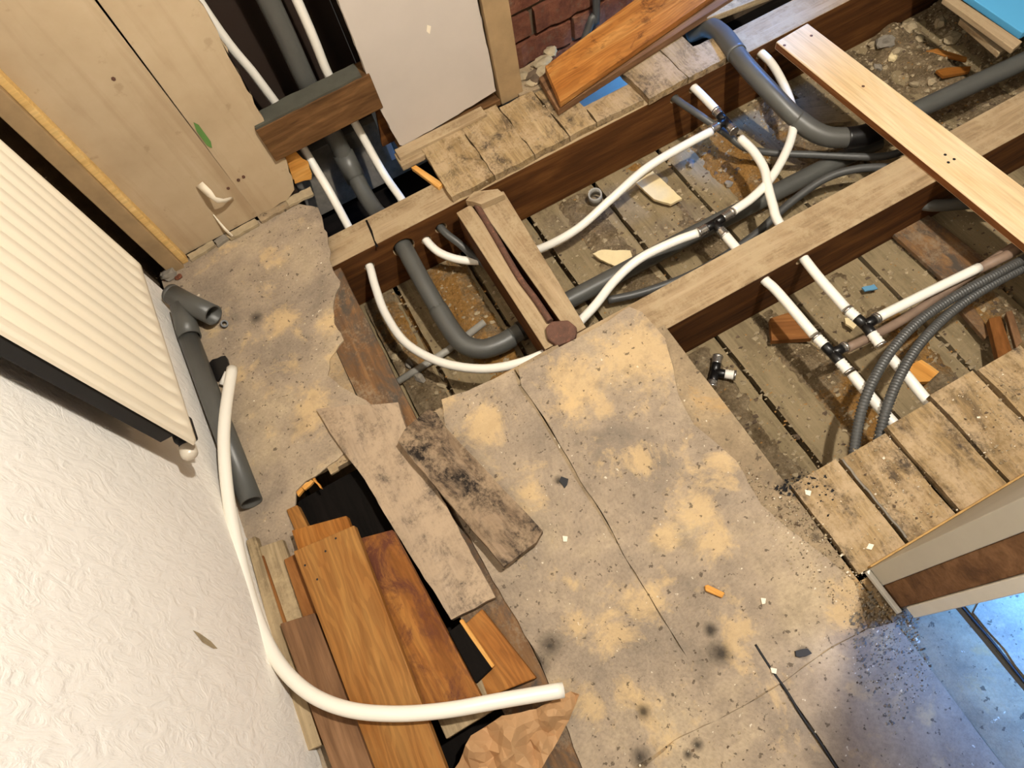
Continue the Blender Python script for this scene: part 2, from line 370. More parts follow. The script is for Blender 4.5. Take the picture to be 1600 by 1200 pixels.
def cut_holes(o, holes, depth_axis='Y', length=.2):
    """drill round holes through a timber with a boolean; holes: (centre, direction, radius)"""
    bm = bmesh.new()
    for c, d, r in holes:
        c = Vector(c); d = Vector(d).normalized(); tube_bm(bm, [c - d * length / 2, c + d * length / 2], r, 20)
    bmesh.ops.recalc_face_normals(bm, faces=bm.faces)
    me = bpy.data.meshes.new('cutter'); bm.to_mesh(me); bm.free(); co = bpy.data.objects.new('cutter', me); COL.objects.link(co)
    md = o.modifiers.new('drill', 'BOOLEAN'); md.object = co; md.operation = 'DIFFERENCE'; md.solver = 'EXACT'
    bpy.context.view_layer.update(); dg = bpy.context.evaluated_depsgraph_get()
    new = bpy.data.meshes.new_from_object(o.evaluated_get(dg)); o.modifiers.clear(); o.data = new
    bpy.data.objects.remove(co); bpy.data.meshes.remove(me)

def lump_mesh(name, rng, size, flat=.6, sub=1):
    bm = bmesh.new(); bmesh.ops.create_icosphere(bm, subdivisions=sub, radius=1)
    for v in bm.verts: v.co = Vector((v.co.x * size[0], v.co.y * size[1], v.co.z * size[2])) * rng.uniform(.7, 1.15)
    me = bpy.data.meshes.new(name); bm.to_mesh(me); bm.free(); return me
def inpoly(x, y, poly):
    c = False; j = len(poly) - 1
    for i in range(len(poly)):
        if (poly[i][1] > y) != (poly[j][1] > y) and x < (poly[j][0] - poly[i][0]) * (y - poly[i][1]) / (poly[j][1] - poly[i][1]) + poly[i][0]: c = not c
        j = i
    return c
def scatter(name, regions, count, smin, smax, mat, parent, z, rng, flat=.5):
    """countless tiny crumbs as one real-geometry part"""
    bm = bmesh.new()
    for poly, share in regions:
        xs = [p[0] for p in poly]; ys = [p[1] for p in poly]
        for _ in range(int(count * share)):
            for _t in range(20):
                x = rng.uniform(min(xs), max(xs)); y = rng.uniform(min(ys), max(ys))
                if inpoly(x, y, poly): break
            else: continue
            s = smin * (smax / smin) ** (rng.random() ** 1.8); a = rng.uniform(0, 6.28)
            zz = z(x, y) if callable(z) else z
            vs = []
            for k in range(4):
                t = a + k * 1.5708 + rng.uniform(-.4, .4); rr = s * rng.uniform(.5, 1.2)
                vs.append(bm.verts.new((x + rr * math.cos(t), y + rr * math.sin(t) * .7, zz - .0005)))
            top = bm.verts.new((x + rng.uniform(-.3, .3) * s, y + rng.uniform(-.3, .3) * s, zz + s * flat * rng.uniform(.4, 1.2)))
            for k in range(4): bm.faces.new((vs[k], vs[(k + 1) % 4], top))
    bmesh.ops.recalc_face_normals(bm, faces=bm.faces)
    me = bpy.data.meshes.new(name); bm.to_mesh(me); bm.free(); o = link(name, me, mat, parent); props(o, kind='stuff')
    if parent: o.location = -rel(parent)
    return o

# ------------------------------------------------------------------ structure: walls
JT = -.02            # top of the joists
SL = -.20            # top of the rough subfloor
wl = box('wall_left', (-.58, -1.6, -.25), (-.49, 1.225, 2.6), M['plaster'], bevel=0, axis=(1, 0, 0)); props(wl, kind='structure')
# partition stump at the doorway on the right: plaster, stud, lining seen end-on
wr = empty('wall_right', (.46, -.08, 0), kind='structure')
box('plaster_layer', (.46, -.072, 0), (2.6, -.041, 2.6), M['grey_paint'], wr)
box('wall_stud', (.462, -.112, 0), (2.6, -.0725, 2.6), M['greybrown'], wr, axis=(0, 0, 1))
box('white_lining', (.458, -.131, .035), (2.6, -.1125, 2.6), M['white_paint'], wr)
box('torn_edge', (.462, -.0405, 0), (2.6, -.037, .014), M['wall_edge'], wr)
box('corner_bead', (.452, -.117, 0), (.4595, -.042, .012), M['white_paint'], wr)
# back wall
wb = empty('wall_back', (0, 1.3, 0), kind='structure')
def vpoly(name, xz, y, th, mat, parent, jag=0, seg=.03):
    """a sheet standing in the plane y: outline in x,z, thickness backwards"""
    rng = random.Random(int(abs(xz[0][0]) * 1e4)); P = [Vector((a, b, 0)) for a, b in xz]
    if jag: P = jagged(P, seg, jag, rng)
    bm = bmesh.new(); base = rel(parent); cen = sum(P, Vector()) / len(P); org = Vector((cen.x, y, min(p.y for p in P)))
    a = [bm.verts.new((p.x - org.x, 0, p.y - org.z)) for p in P]; b = [bm.verts.new((p.x - org.x, th, p.y - org.z)) for p in P]
    bm.faces.new(a); bm.faces.new(list(reversed(b)))
    for i in range(len(P)): bm.faces.new((a[i], b[i], b[(i + 1) % len(P)], a[(i + 1) % len(P)]))
    bmesh.ops.triangulate(bm, faces=[f for f in bm.faces if len(f.verts) > 4]); bmesh.ops.recalc_face_normals(bm, faces=bm.faces)
    me = bpy.data.meshes.new(name); bm.to_mesh(me); bm.free(); o = link(name, me, mat, parent); o.location = org - base; return o
vpoly('wall_panel', [(-.44, .004), (-.2165, .01), (-.2165, 2.6), (-.44, 2.6)], 1.3, .014, M['panel_beige'], wb)
vpoly('wall_panel', [(-.2195, .008), (-.135, .012), (-.108, .03), (-.09, .10), (-.088, .16), (-.0735, .35), (-.068, .5), (-.06, .7), (-.06, 2.6), (-.2195, 2.6)], 1.3015, .014, M['panel_beige'], wb, .0035, .018)
vpoly('plasterboard', [(.172, .012), (.18, .004), (.30, .012), (.448, .028), (.4505, 2.6), (.15, 2.6), (.1655, .40), (.161, .15), (.166, .06)], 1.296, .018, M['plasterboard'], wb, .0012, .02)
box('painted_post', (.4525, 1.284, -.01), (.515, 1.335, 2.6), M['painted'], wb, axis=(0, 0, 1))
box('sole_plate', (.168, 1.288, -.012), (.452, 1.34, .0045), M['timber_plain'], wb)
for x0, x1, y0, z0, z1 in ((.155, .40, 1.262, -.005, .008), (.15, .335, 1.245, -.02, -.003)):
    box('sill_strip', (x0, y0, z0), (x1, 1.295, z1), M['joist_top'], wb)
box('corner_batten', (-.466, 1.268, -.002), (-.4285, 1.2995, 2.6), M['painted'], wb, axis=(0, 0, 1), bevel=.002)
box('batten_lip', (-.4282, 1.278, 0), (-.414, 1.2995, 2.6), M['batten_edge'], wb, axis=(0, 0, 1))
# dark stud boarding at the back of the opening
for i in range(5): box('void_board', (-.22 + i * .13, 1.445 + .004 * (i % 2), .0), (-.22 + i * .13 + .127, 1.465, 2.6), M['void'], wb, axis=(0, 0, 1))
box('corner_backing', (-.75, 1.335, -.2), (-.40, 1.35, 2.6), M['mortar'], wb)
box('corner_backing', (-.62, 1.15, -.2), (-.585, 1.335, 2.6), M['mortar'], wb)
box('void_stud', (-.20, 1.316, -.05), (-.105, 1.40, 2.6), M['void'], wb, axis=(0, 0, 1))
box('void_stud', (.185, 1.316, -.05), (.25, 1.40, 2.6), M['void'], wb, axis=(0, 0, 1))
vpoly('torn_lining', [(-.10, .03), (-.06, .02), (-.045, .07), (-.07, .15), (-.10, .14)], 1.318, .004, M['splinter'], wb, .004, .015)
vpoly('torn_lining', [(.135, .0), (.175, .0), (.175, .13), (.158, .13), (.146, .06)], 1.33, .006, M['joist'], wb, .003, .02)
# brick behind the plank
wk = empty('wall_back_brick', (.9, 1.4, 0), kind='structure'); wk.name = 'wall_rear'
box('mortar_bed', (.50, 1.41, -.3), (1.6, 1.5, 1.2), M['mortar'], wk)
rb = random.Random(3)
for row in range(12):
    x = .40 + (row % 2) * .11
    while x < 1.5:
        x0 = max(x, .52); x1 = x + .208
        if x1 - x0 > .03:
            d = rb.uniform(0, .012)
            b = board('brick', jagged([Vector((x0, 1.388 + d, 0)), Vector((x1, 1.388 + d + rb.uniform(-.008, .008), 0)), Vector((x1, 1.46, 0)), Vector((x0, 1.46, 0))], .022, .0055, rb), .06, M['brick'], wk, bevel=0, axis=(1, 0, 0), jit_seed=row)
            b.location.z = -.10 + row * .074
        x += .22
for i in range(9):   # crumbled mortar and debris heaped at the foot of the wall
    me = lump_mesh('mortar_lump', rb, (rb.uniform(.012, .03), rb.uniform(.01, .02), rb.uniform(.006, .014)), sub=2)
    o = link('mortar_lump', me, M['mortar'] if i % 2 else M['stone'], wk); o.location = Vector((.535 + i * .012 + rb.uniform(-.01, .01), 1.31 + rb.uniform(-.025, .05), .004)) - rel(wk)

# ------------------------------------------------------------------ structure: floor
fl = empty('floor', (0, 0, 0), kind='structure')
def fboard(x0, x1, y0, y1, mat='board_dusty', z=-.004, jag=.0012, th=.017):
    return board('floorboard', [(x0 + .0015, y0, z), (x1 - .0015, y0, z), (x1 - .0015, y1, z), (x0 + .0015, y1, z)], th, M[mat], fl, jag=jag, seg=.05, axis=(0, 1, 0))
# west strip under the radiator, pit beside it
fboard(-.49, -.392, -1.2, 1.296); fboard(-.392, -.288, .612, 1.296); fboard(-.288, -.184, .60, 1.20); fboard(-.184, -.094, -1.0, 1.05, 'bare_brown')
# centre
for i, (x0, x1) in enumerate(((-.094, .024), (.024, .128), (.128, .233), (.233, .336), (.336, .44))):
    fboard(x0, x1, -1.0, (.602, .60, .606, .598, .53)[i])
# east boards with cut ends on the hidden joist
ends = (.136, .132, .14, .15, .146, .15, .14, .15, .146, .15, .14)
for i in range(11):
    x0 = .442 + i * .1045; fboard(x0, x0 + .0985, -.04, ends[i], 'stub', z=random.Random(i).uniform(-.003, .001), jag=.0022)
# doorway boards beyond the partition
for x0, x1 in ((.44, .540), (.551, .66), (.664, .77), (.774, .88), (.884, 1.0), (1.004, 1.12)): fboard(x0, x1, -1.0, -.05, 'board_dusty', z=-.003)
# hardboard layers, torn edges
def sheet(px, z=0, jag=.003, seg=.015, mat='hardboard', th=.004, name='hardboard_sheet', seed=0):
    return board(name, [(x, y, z) for x, y in px], th, M[mat], fl, jag=jag, seg=seg, jit_seed=seed)
sheet([(-.489, -1.0), (-.489, 1.284), (-.44, 1.284), (-.30, 1.292), (-.135, 1.30)] + [(-0.0788,1.2453),(-0.0907,1.1453),(-0.1106,1.0712),(-0.1091,1.0114),(-0.1409,0.9711),(-0.1621,0.916),(-0.1592,0.8629),(-0.2038,0.8356),(-0.2214,0.8016),(-0.2109,0.7775),(-0.1813,0.7196),(-0.1551,0.675),(-0.1358,0.6717)] + [(-0.1561,0.6378),(-0.2187,0.627),(-0.2601,0.6169),(-0.305,0.6077),(-0.3444,0.6047),(-0.3702,0.5956)] + [(-.394, .54), (-.396, .2), (-.396, -1.0)])
sheet([(0.1261,0.6005),(0.1166,0.5576),(0.1218,0.4785),(0.1206,0.4175),(0.1193,0.3204),(0.1225,0.2727),(0.1221,0.1843),(0.1227,0.1189)] + [(.1246, -.03), (.1127, -.113)] + [(.05, -.105), (-.03, -.108), (-.10, -.13), (-.13, -.3)] + [(-.10, .0), (-.09, .10), (-.102, .25), (-.108, .40)] + [(-0.0319,0.6201),(0.0218,0.609)], .0005, .0018, .02, seed=3)
sheet([(0.1353,0.5982),(0.2696,0.5958),(0.3458,0.5956),(0.4007,0.6022),(0.4161,0.5777),(0.4219,0.4996),(0.399,0.4379),(0.3745,0.3836),(0.3652,0.3167),(0.3756,0.2806),(0.3897,0.2217),(0.3788,0.1321),(0.3933,0.0719),(0.4161,0.0092),(0.4292,-0.0459)] + [(.40, -.112), (.32, -.108), (.24, -.115), (.1125, -.113), (.1245, -.03)] + [(0.1243,0.1192),(0.124,0.1832),(0.1295,0.2619),(0.126,0.3108),(0.1276,0.3998),(0.1292,0.4788),(0.1226,0.5605)], 0, .0011, .02, seed=5)
sheet([(.234, -.116), (.33, -.110), (.40, -.114), (.442, -.125), (.44, -1.0), (.238, -1.0), (.236, -.4)], 0, .0015, .03, seed=8)
sheet([(-.08, -.128), (.04, -.106), (.115, -.113), (.229, -.116), (.229, -.3), (.229, -1.0), (-.12, -1.0)], -.0006, .002, .03, seed=11)
sheet([(x, y) for x, y in ((.555, -.17), (.60, -.15), (.66, -.16), (.70, -.3), (.69, -1.0), (.556, -1.0))], .0005, .002, .03, seed=12)
# rope-like packing in two of the seams
for a, b, m in (((.2325, -.05), (.2315, -.6), 'dark_metal'), ((.5465, -.14), (.546, -.7), 'dark_metal'), ((.548, .13), (.548, -.03), 'stone_grey')):
    pts = [(a[0] + random.uniform(-.0015, .0015), a[1] + (b[1] - a[1]) * k / 14, .0004) for k in range(15)]
    tube('seam_packing', pts, .002, M[m], fl, 6)
# board stubs across the rear joist
sx = (.212, .328, .438, .535, .610)
for i in range(4):
    y1 = (1.27, 1.285, 1.27, 1.26)[i]
    s = board('board_stub', [(sx[i] + .001, 1.082, -.001), (sx[i + 1] - .001, 1.082, -.001), (sx[i + 1] - .001, y1, 0), (sx[i] + .001, y1, 0)], .019, M['stub'], fl, jag=.003, seg=.02, axis=(0, 1, 0), jit_seed=i)
board('board_stub', [(.612, 1.084, -.001), (.742, 1.08, -.002), (.728, 1.142, -.002), (.614, 1.135, -.001)], .019, M['stub'], fl, jag=.002, axis=(0, 1, 0), jit_seed=5)
board('board_stub', [(.752, 1.072, 0), (.864, 1.076, 0), (.862, 1.205, 0), (.748, 1.20, 0)], .019, M['stub'], fl, jag=.002, axis=(0, 1, 0), jit_seed=6)
board('board_stub', [(.867, 1.074, 0), (.978, 1.078, 0), (.996, 1.152, 0), (.935, 1.158, 0), (.935, 1.215, 0), (.865, 1.205, 0)], .019, M['stub'], fl, jag=.002, axis=(0, 1, 0), jit_seed=7)
board('board_stub', [(.50, 1.275, -.001), (.62, 1.26, -.001), (.62, 1.36, 0), (.51, 1.36, 0)], .018, M['board_dusty'], fl, jag=.003, axis=(0, 1, 0), jit_seed=8)
# pale floor of the next room, its trimmer and boards
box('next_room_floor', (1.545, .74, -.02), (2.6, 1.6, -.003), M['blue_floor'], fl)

# ------------------------------------------------------------------ structure: rough subfloor seen through the openings
sf = empty('subfloor', (0, 0, SL), kind='structure')
for i in range(-3, 11):
    x0 = -.008 + .2 * i
    board('subfloor_plank', [(x0 + .006, -.05, SL), (x0 + .194, -.05, SL), (x0 + .194, 1.08, SL), (x0 + .006, 1.08, SL)], .018, M['subfloor'], sf, jag=.0015, seg=.05, axis=(0, 1, 0), jit_seed=i + 5)
box('black_backing', (-.72, -.15, SL - .06), (2.3, 1.6, SL - .04), M['black_board'], sf)  # black sheet added below so plank gaps and wall void show dark
from mathutils import noise as mn
def dirt_h(x, y):
    ph = ((x + .008) / .2) % 1.0
    m = .5 + .5 * math.cos(6.28318 * (ph - .66))
    h = mn.noise(Vector((x * 9, y * 5, 2.2))) * .012 + mn.noise(Vector((x * 40, y * 40, 1))) * .005 + mn.noise(Vector((x * 90, y * 90, 4))) * .003
    h += (m - .74) * .022
    if ph < .05 or ph > .95: h -= .03 * (1 - min(ph, 1 - ph) / .05)
    if x > 1.28 and y > .62: h += .012 + .022 * max(0, mn.noise(Vector((x * 14, y * 14, 7))) + .2)
    if x < .3 and y > .6: h += .006
    if .84 < x < 1.25 and y > .75: h += .010
    return h
def dirt_mesh(name, x0, x1, y0, y1, step):
    nx = int((x1 - x0) / step); ny = int((y1 - y0) / step); vs = []; fs = []
    for j in range(ny + 1):
        for i in range(nx + 1):
            x = x0 + i * step; y = y0 + j * step; vs.append((x, y, dirt_h(x, y)))
    for j in range(ny):
        for i in range(nx):
            a = j * (nx + 1) + i; fs.append((a, a + 1, a + nx + 2, a + nx + 1))
    me = bpy.data.meshes.new(name); me.from_pydata(vs, [], fs); o = link(name, me, M['dirt'], sf); props(o, kind='stuff'); return o
dirt_mesh('dirt_layer', -.1, 2.0, .62, 1.075, .006); dirt_mesh('dirt_layer', .42, 1.7, .1, .52, .006)
bays = [([(-.09, .63), (.95, .63), (.95, 1.07), (-.09, 1.07)], .25), ([(.95, .63), (1.3, .63), (1.3, 1.07), (.95, 1.07)], .15), ([(1.3, .63), (1.9, .63), (1.9, 1.07), (1.3, 1.07)], .3), ([(.45, .13), (1.5, .13), (1.5, .5), (.45, .5)], .3)]
rs = random.Random(5)
zz = lambda x, y: SL + max(0, dirt_h(x, y))
scatter('rubble_crumbs', bays, 5200, .002, .011, M['stone'], sf, zz, rs, .7)
scatter('sawdust_flakes', bays, 2600, .0015, .006, M['sawdust'], sf, zz, rs, .25)
scatter('dark_crumbs', bays, 2200, .002, .010, M['mortar'], sf, zz, rs, .6)

# ------------------------------------------------------------------ pit in the west floor, pale daylight-catching sheet added behind the rear joist
box('black_backing', (-.391, -1.0, -.062), (-.214, .598, -.05), M['black_board'], fl, axis=(0, 1, 0))
box('added_rear_sheet', (.50, 1.17, -.16), (.98, 1.40, -.15), M['under_sheet'], sf)
box('rear_ledge', (-.2, 1.42, -.20), (.40, 1.50, .005), M['stone_grey'], sf)
box('daylight_strip', (.150, 1.40, -.12), (.166, 1.41, .09), M['under_sheet'], sf)  # pale strip added, stands in for daylight seen through a gap
for pts in ([(-0.3721,0.5985,-0.006),(-0.3591,0.6031,-0.006),(-0.3572,0.5929,-0.006),(-0.3709,0.5859,-0.006)], [(-0.3358,0.6048,-0.006),(-0.3281,0.6064,-0.006),(-0.3225,0.5758,-0.006),(-0.3255,0.5791,-0.006)], [(-0.3591,0.6031,-0.006),(-0.3326,0.6059,-0.006),(-0.3325,0.5983,-0.006),(-0.3548,0.5915,-0.006)], [(-0.299,0.616,-0.003),(-0.2751,0.6222,-0.003),(-0.2779,0.5928,-0.003),(-0.2952,0.5922,-0.003)]):
    board('split_end', pts, .006, M['splinter'] if pts[0][0] < -.33 else M['board_dusty'], fl, jag=.002, seg=.008)

# ------------------------------------------------------------------ joists and noggins
def timber(name, lo, hi, label, axis=(1, 0, 0)):
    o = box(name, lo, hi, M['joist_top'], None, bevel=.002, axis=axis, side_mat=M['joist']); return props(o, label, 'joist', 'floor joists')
j1 = timber('floor_joist', (-.56, 1.078, SL + .001), (2.1, 1.165, JT), 'rear floor joist along the back wall, drilled for pipes')
cut_holes(j1, [((-.037, 1.12, -.08), (0, 1, 0), .0135), ((.059, 1.12, -.076), (0, 1, 0), .029), ((.117, 1.12, -.091), (0, 1, 0), .0135), ((.162, 1.12, -.076), (0, 1, 0), .016), ((.832, 1.12, -.048), (0, 1, 0), .0125), ((.888, 1.12, -.046), (0, 1, 0), .0135), ((1.088, 1.12, -.047), (0, 1, 0), .0135)])
j2 = timber('floor_joist', (-.17, .526, SL + .001), (2.1, .616, JT), 'middle floor joist crossing under the loose pale plank')
cut_holes(j2, [((.690, .57, -.046), (0, 1, 0), .013), ((.787, .57, -.044), (.12, 1, 0), .0135)])
j3 = timber('floor_joist', (-.15, .03, SL + .001), (2.1, .118, -.0215), 'near floor joist hidden under the cut board ends')
ng = empty('timber_noggin', (.25, .62, JT - .09), 'dusty double noggin between rear and middle joists holding a rusty bar', 'noggin')
board('timber_piece', [(0.205,1.0511,-0.02), (0.2457,1.053,-0.02), (.2545, .618, JT), (.207, .618, JT)], .10, M['joist_top'], ng, side_mat=M['joist'])
board('timber_piece', [(0.259,1.0624,-0.02), (0.3296,1.0438,-0.02), (.306, .618, JT), (.2685, .618, JT)], .10, M['joist_top'], ng, side_mat=M['joist'])
board('timber_piece', [(0.2367,1.0539,-0.001),(0.2652,1.0665,-0.001),(0.3158,1.0406,-0.001),(0.3213,1.0182,-0.001),(0.2621,1.0226,-0.001)], .018, M['joist_top'], ng, jag=.002)
tube('iron_bar', [(0.2564,1.0528,-0.018),(0.251,0.9309,-0.018),(0.245,0.8088,-0.017),(0.2481,0.7311,-0.016),(0.2478,0.6677,-0.014)], .0075, M['rust'], ng, 8)
cap = board('iron_plate', [(0.2297,0.6553,-0.003),(0.2486,0.6615,-0.003),(0.2797,0.6453,-0.003),(0.2862,0.6194,-0.003),(0.2699,0.5995,-0.006),(0.2318,0.6052,-0.008),(0.2204,0.6307,-0.006)], .02, M['rust'], ng, bevel=.004)
wn = empty('wall_noggin', (.03, 1.30, .13), 'rough brown timber bridging the open pipe cavity', 'noggin')
nb = board('timber_piece', [(-.108, 1.292, .226), (.168, 1.292, .228), (.168, 1.345, .228), (-.108, 1.345, .226)], .094, M['timber_plain'], wn)
board('grey_felt', [(-.106, 1.294, .231), (.150, 1.294, .233), (.150, 1.34, .233), (-.106, 1.34, .231)], .005, M['felt'], wn, jag=.002)

# ------------------------------------------------------------------ radiator
def radiator():
    rt = empty('radiator', (-.43, .82, .25), 'cream ribbed panel radiator hung on the white wall', 'radiator')
    y0, y1, z0, z1, xf, xb = .622, 1.037, .272, .86, -.4035, -.413
    ny, zs = 240, [z0, z0 + .003, z0 + .010, z0 + .018, z0 + .024, z0 + .034, z0 + .042, z0 + .06, .5, z1 - .06, z1 - .034, z1 - .02, z1]
    pitch = .0333
    def amp(z):
        d = min(z - z0, z1 - z); return max(0, min(1, (d - .014) / .026))
    bm = bmesh.new(); G = []
    for j, z in enumerate(zs):
        row = []
        for i in range(ny + 1):
            y = y0 + (y1 - y0) * i / ny; ph = ((y - y0 - .012) / pitch) % 1.0
            g = 0.5 - 0.5 * math.cos(6.28318 * ph); g = g ** 1.6
            if y < y0 + .012 or y > y1 - .012: g = 0
            edge = min(z - z0, z1 - z); rim = -.004 * max(0, 1 - edge / .004) - .004 * max(0, 1 - min(y - y0, y1 - y) / .004)
            row.append(bm.verts.new((xf + rim - .0075 * g * amp(z) + .43, y - .82, z - .25)))
        G.append(row)
    for j in range(len(zs) - 1):
        for i in range(ny):
            f = bm.faces.new((G[j][i], G[j][i + 1], G[j + 1][i + 1], G[j + 1][i])); f.smooth = True
    def back(v): return bm.verts.new((xb + .43, v.co.y, v.co.z))
    ring = G[0] + [r[-1] for r in G[1:]] + list(reversed(G[-1]))[1:] + [r[0] for r in reversed(G[1:-1])]
    bk = [back(v) for v in ring]
    for i in range(len(ring)): bm.faces.new((ring[i], bk[i], bk[(i + 1) % len(ring)], ring[(i + 1) % len(ring)]))
    bmesh.ops.recalc_face_normals(bm, faces=bm.faces)
    me = bpy.data.meshes.new('front_panel'); bm.to_mesh(me); bm.free(); link('front_panel', me, M['radiator'], rt)
    box('rear_channel', (-.452, y0 + .02, z0 + .02), (-.4285, y1 - .02, z1 - .02), M['dark_metal'], rt)
    for y in (.70, .96): box('wall_bracket', (-.489, y, .40), (-.4525, y + .03, .80), M['dark_metal'], rt)
    c = Vector((-.436, .645, .243))
    vt = tube('valve_tail', [c + Vector((0, .05, .0)), c], .012, M['dark_metal'], rt)
    v = tube('valve_cap', [c + Vector((0, .0, 0)), c + Vector((0, -.012, -.001)), c + Vector((0, -.020, -.002)), c + Vector((0, -.026, -.003))], 1, M['valve'], rt)
    P = spline([c, c + Vector((0, -.008, 0)), c + Vector((0, -.018, -.001)), c + Vector((0, -.025, -.002))], 4)
    bm = bmesh.new(); tube_bm(bm, P, [.0125, .0135, .0138, .0138, .0138, .0138, .0138, .0135, .0128, .0118, .0100, .0075, .004], 18, 0, P[0]); bmesh.ops.recalc_face_normals(bm, faces=bm.faces)
    me = bpy.data.meshes.new('valve_cap'); bm.to_mesh(me); bm.free(); old = v.data; v.data = me; me.materials.append(M['valve']); bpy.data.meshes.remove(old); v.location = P[0] - rel(rt)
    box('pipe_elbow', (-.452, .655, .225), (-.42, .705, .255), M['dark_metal'], rt, bevel=.006)
radiator()
# strips of broken plaster along the foot of the panelling
for k, pts in enumerate(([(-0.4106,1.2924,0.008),(-0.3411,1.2978,0.008),(-0.3393,1.2807,0.008),(-0.4062,1.2716,0.008)], [(-0.3391,1.2951,0.007),(-0.3061,1.3026,0.007),(-0.3016,1.2835,0.007),(-0.3351,1.2742,0.007)], [(-0.3067,1.2966,0.009),(-0.2272,1.2983,0.009),(-0.2237,1.2773,0.009),(-0.3,1.2738,0.009)], [(-0.2193,1.3032,0.008),(-0.1291,1.3127,0.008),(-0.1247,1.2856,0.008),(-0.2164,1.2802,0.008)], [(-0.1412,1.3073,0.012),(-0.0714,1.3071,0.012),(-0.0722,1.2811,0.012),(-0.1381,1.2813,0.012)])):
    props(board('plaster_strip', pts, .007, M[('stone', 'stone_grey', 'stone', 'board_dusty', 'stone')[k]], None, jag=.0018, seg=.01, jit_seed=k), ('tan plaster strip at the foot of the corner batten', 'grey plaster strip along the panel foot', 'tan plaster strip below the hanging paper sliver', 'dusty board strip below the panel seam', 'tan plaster strip at the edge of the dark wall cavity')[k], 'rubble', 'rubble along the wall foot')
# debris in the corner by the batten
rc = random.Random(11)
for k, (p, s, m) in enumerate((((-0.5112,1.4892,0.03), .022, 'stone_grey'), ((-0.5046,1.4065,0.02), .018, 'stone_grey'), ((-0.4831,1.3015,0.012), .012, 'brick'), ((-0.5044,1.2887,0.01), .014, 'stone'), ((-0.468,1.2663,0.008), .011, 'chip_cream'), ((-0.4472,1.2439,0.008), .010, 'brick'))):
    me = lump_mesh('mortar_lump', rc, (s, s * .8, s * .5), sub=2); o = link('mortar_lump', me, M[m])
    x = max(p[0], -.487 + s); o.location = (x, min(p[1], 1.262), s * .42)
    props(o, ('grey mortar lump in the corner behind the radiator', 'grey mortar lump beside the foot of the corner batten', 'red brick crumb left of the batten foot', 'tan plaster lump left of the batten foot', 'cream plaster chip in front of the batten foot', 'red brick crumb in front of the batten foot')[k], 'rubble', 'rubble in the wall corner')

# ------------------------------------------------------------------ marks and torn paper on the panelling
def strip(name, pts, w, mat, label, cat, parent=None, thick=.0006):
    """curled paper strip: centre line with width vectors"""
    bm = bmesh.new(); A = []; P = [Vector(p) for p, _ in pts]
    for p, wv in pts:
        A.append((bm.verts.new(Vector(p) - P[0]), bm.verts.new(Vector(p) + Vector(wv) - P[0])))
    for a, b in zip(A, A[1:]): bm.faces.new((a[0], a[1], b[1], b[0])).smooth = True
    me = bpy.data.meshes.new(name); bm.to_mesh(me); bm.free(); o = link(name, me, mat, parent); o.location = P[0] - rel(parent)
    md = o.modifiers.new('thickness', 'SOLIDIFY'); md.thickness = thick
    return props(o, label, cat)
a = Vector((-0.2862,1.296,0.1646)); b = Vector((-0.2661,1.262,0.1286)); c = Vector((-0.2375,1.297,0.0878))
strip('torn_paper', [(a, (.018, 0, .004)), (a.lerp(b, .5) + Vector((0, -.006, 0)), (.016, -.002, .012)), (b, (.006, .0, .016)), (b.lerp(c, .5) + Vector((0, -.004, 0)), (0, .0, .012)), (c, (-.002, 0, .010))], 0, M['paper_white'], 'curl of torn white paper peeling off the beige wall panel', 'paper')
a = Vector((-0.2992,1.298,0.0747)); b = Vector((-0.301,1.288,0.0291)); c = Vector((-0.2937,1.275,0.0105))
strip('paper_sliver', [(a, (.002, 0, 0)), (b, (.007, 0, .002)), (c, (.005, 0, .003))], 0, M['paper_white'], 'thin white paper sliver hanging at the foot of the panel', 'paper')
g = [(-0.206,1.2995,0.3002), (-0.2007,1.2995,0.2903), (-0.201,1.2995,0.2444), (-0.207,1.2995,0.2295), (-0.2124,1.2995,0.2402), (-0.2118,1.2995,0.2794)]
vpoly('green_mark', [(p[0], p[2]) for p in g], 1.2990, .0012, M['green'], wb)
for px in ((-0.2027,1.2995,0.1275), (-0.189,1.2995,0.1291), (-0.233,1.2995,0.1197), (-0.2763,1.2995,0.4449)):
    vpoly('nail_mark', [(px[0] + .004 * math.cos(k * 1.05), px[2] + .0045 * math.sin(k * 1.05)) for k in range(6)], 1.2992, .001, M['rust'], wb)
vpoly('pale_chip', [(p[0], p[2]) for p in ((0.3242,1.2955,0.2698), (0.3317,1.2955,0.2631), (0.3243,1.2955,0.2481), (0.3189,1.2955,0.2569))], 1.2954, .001, M['paper_white'], wb)

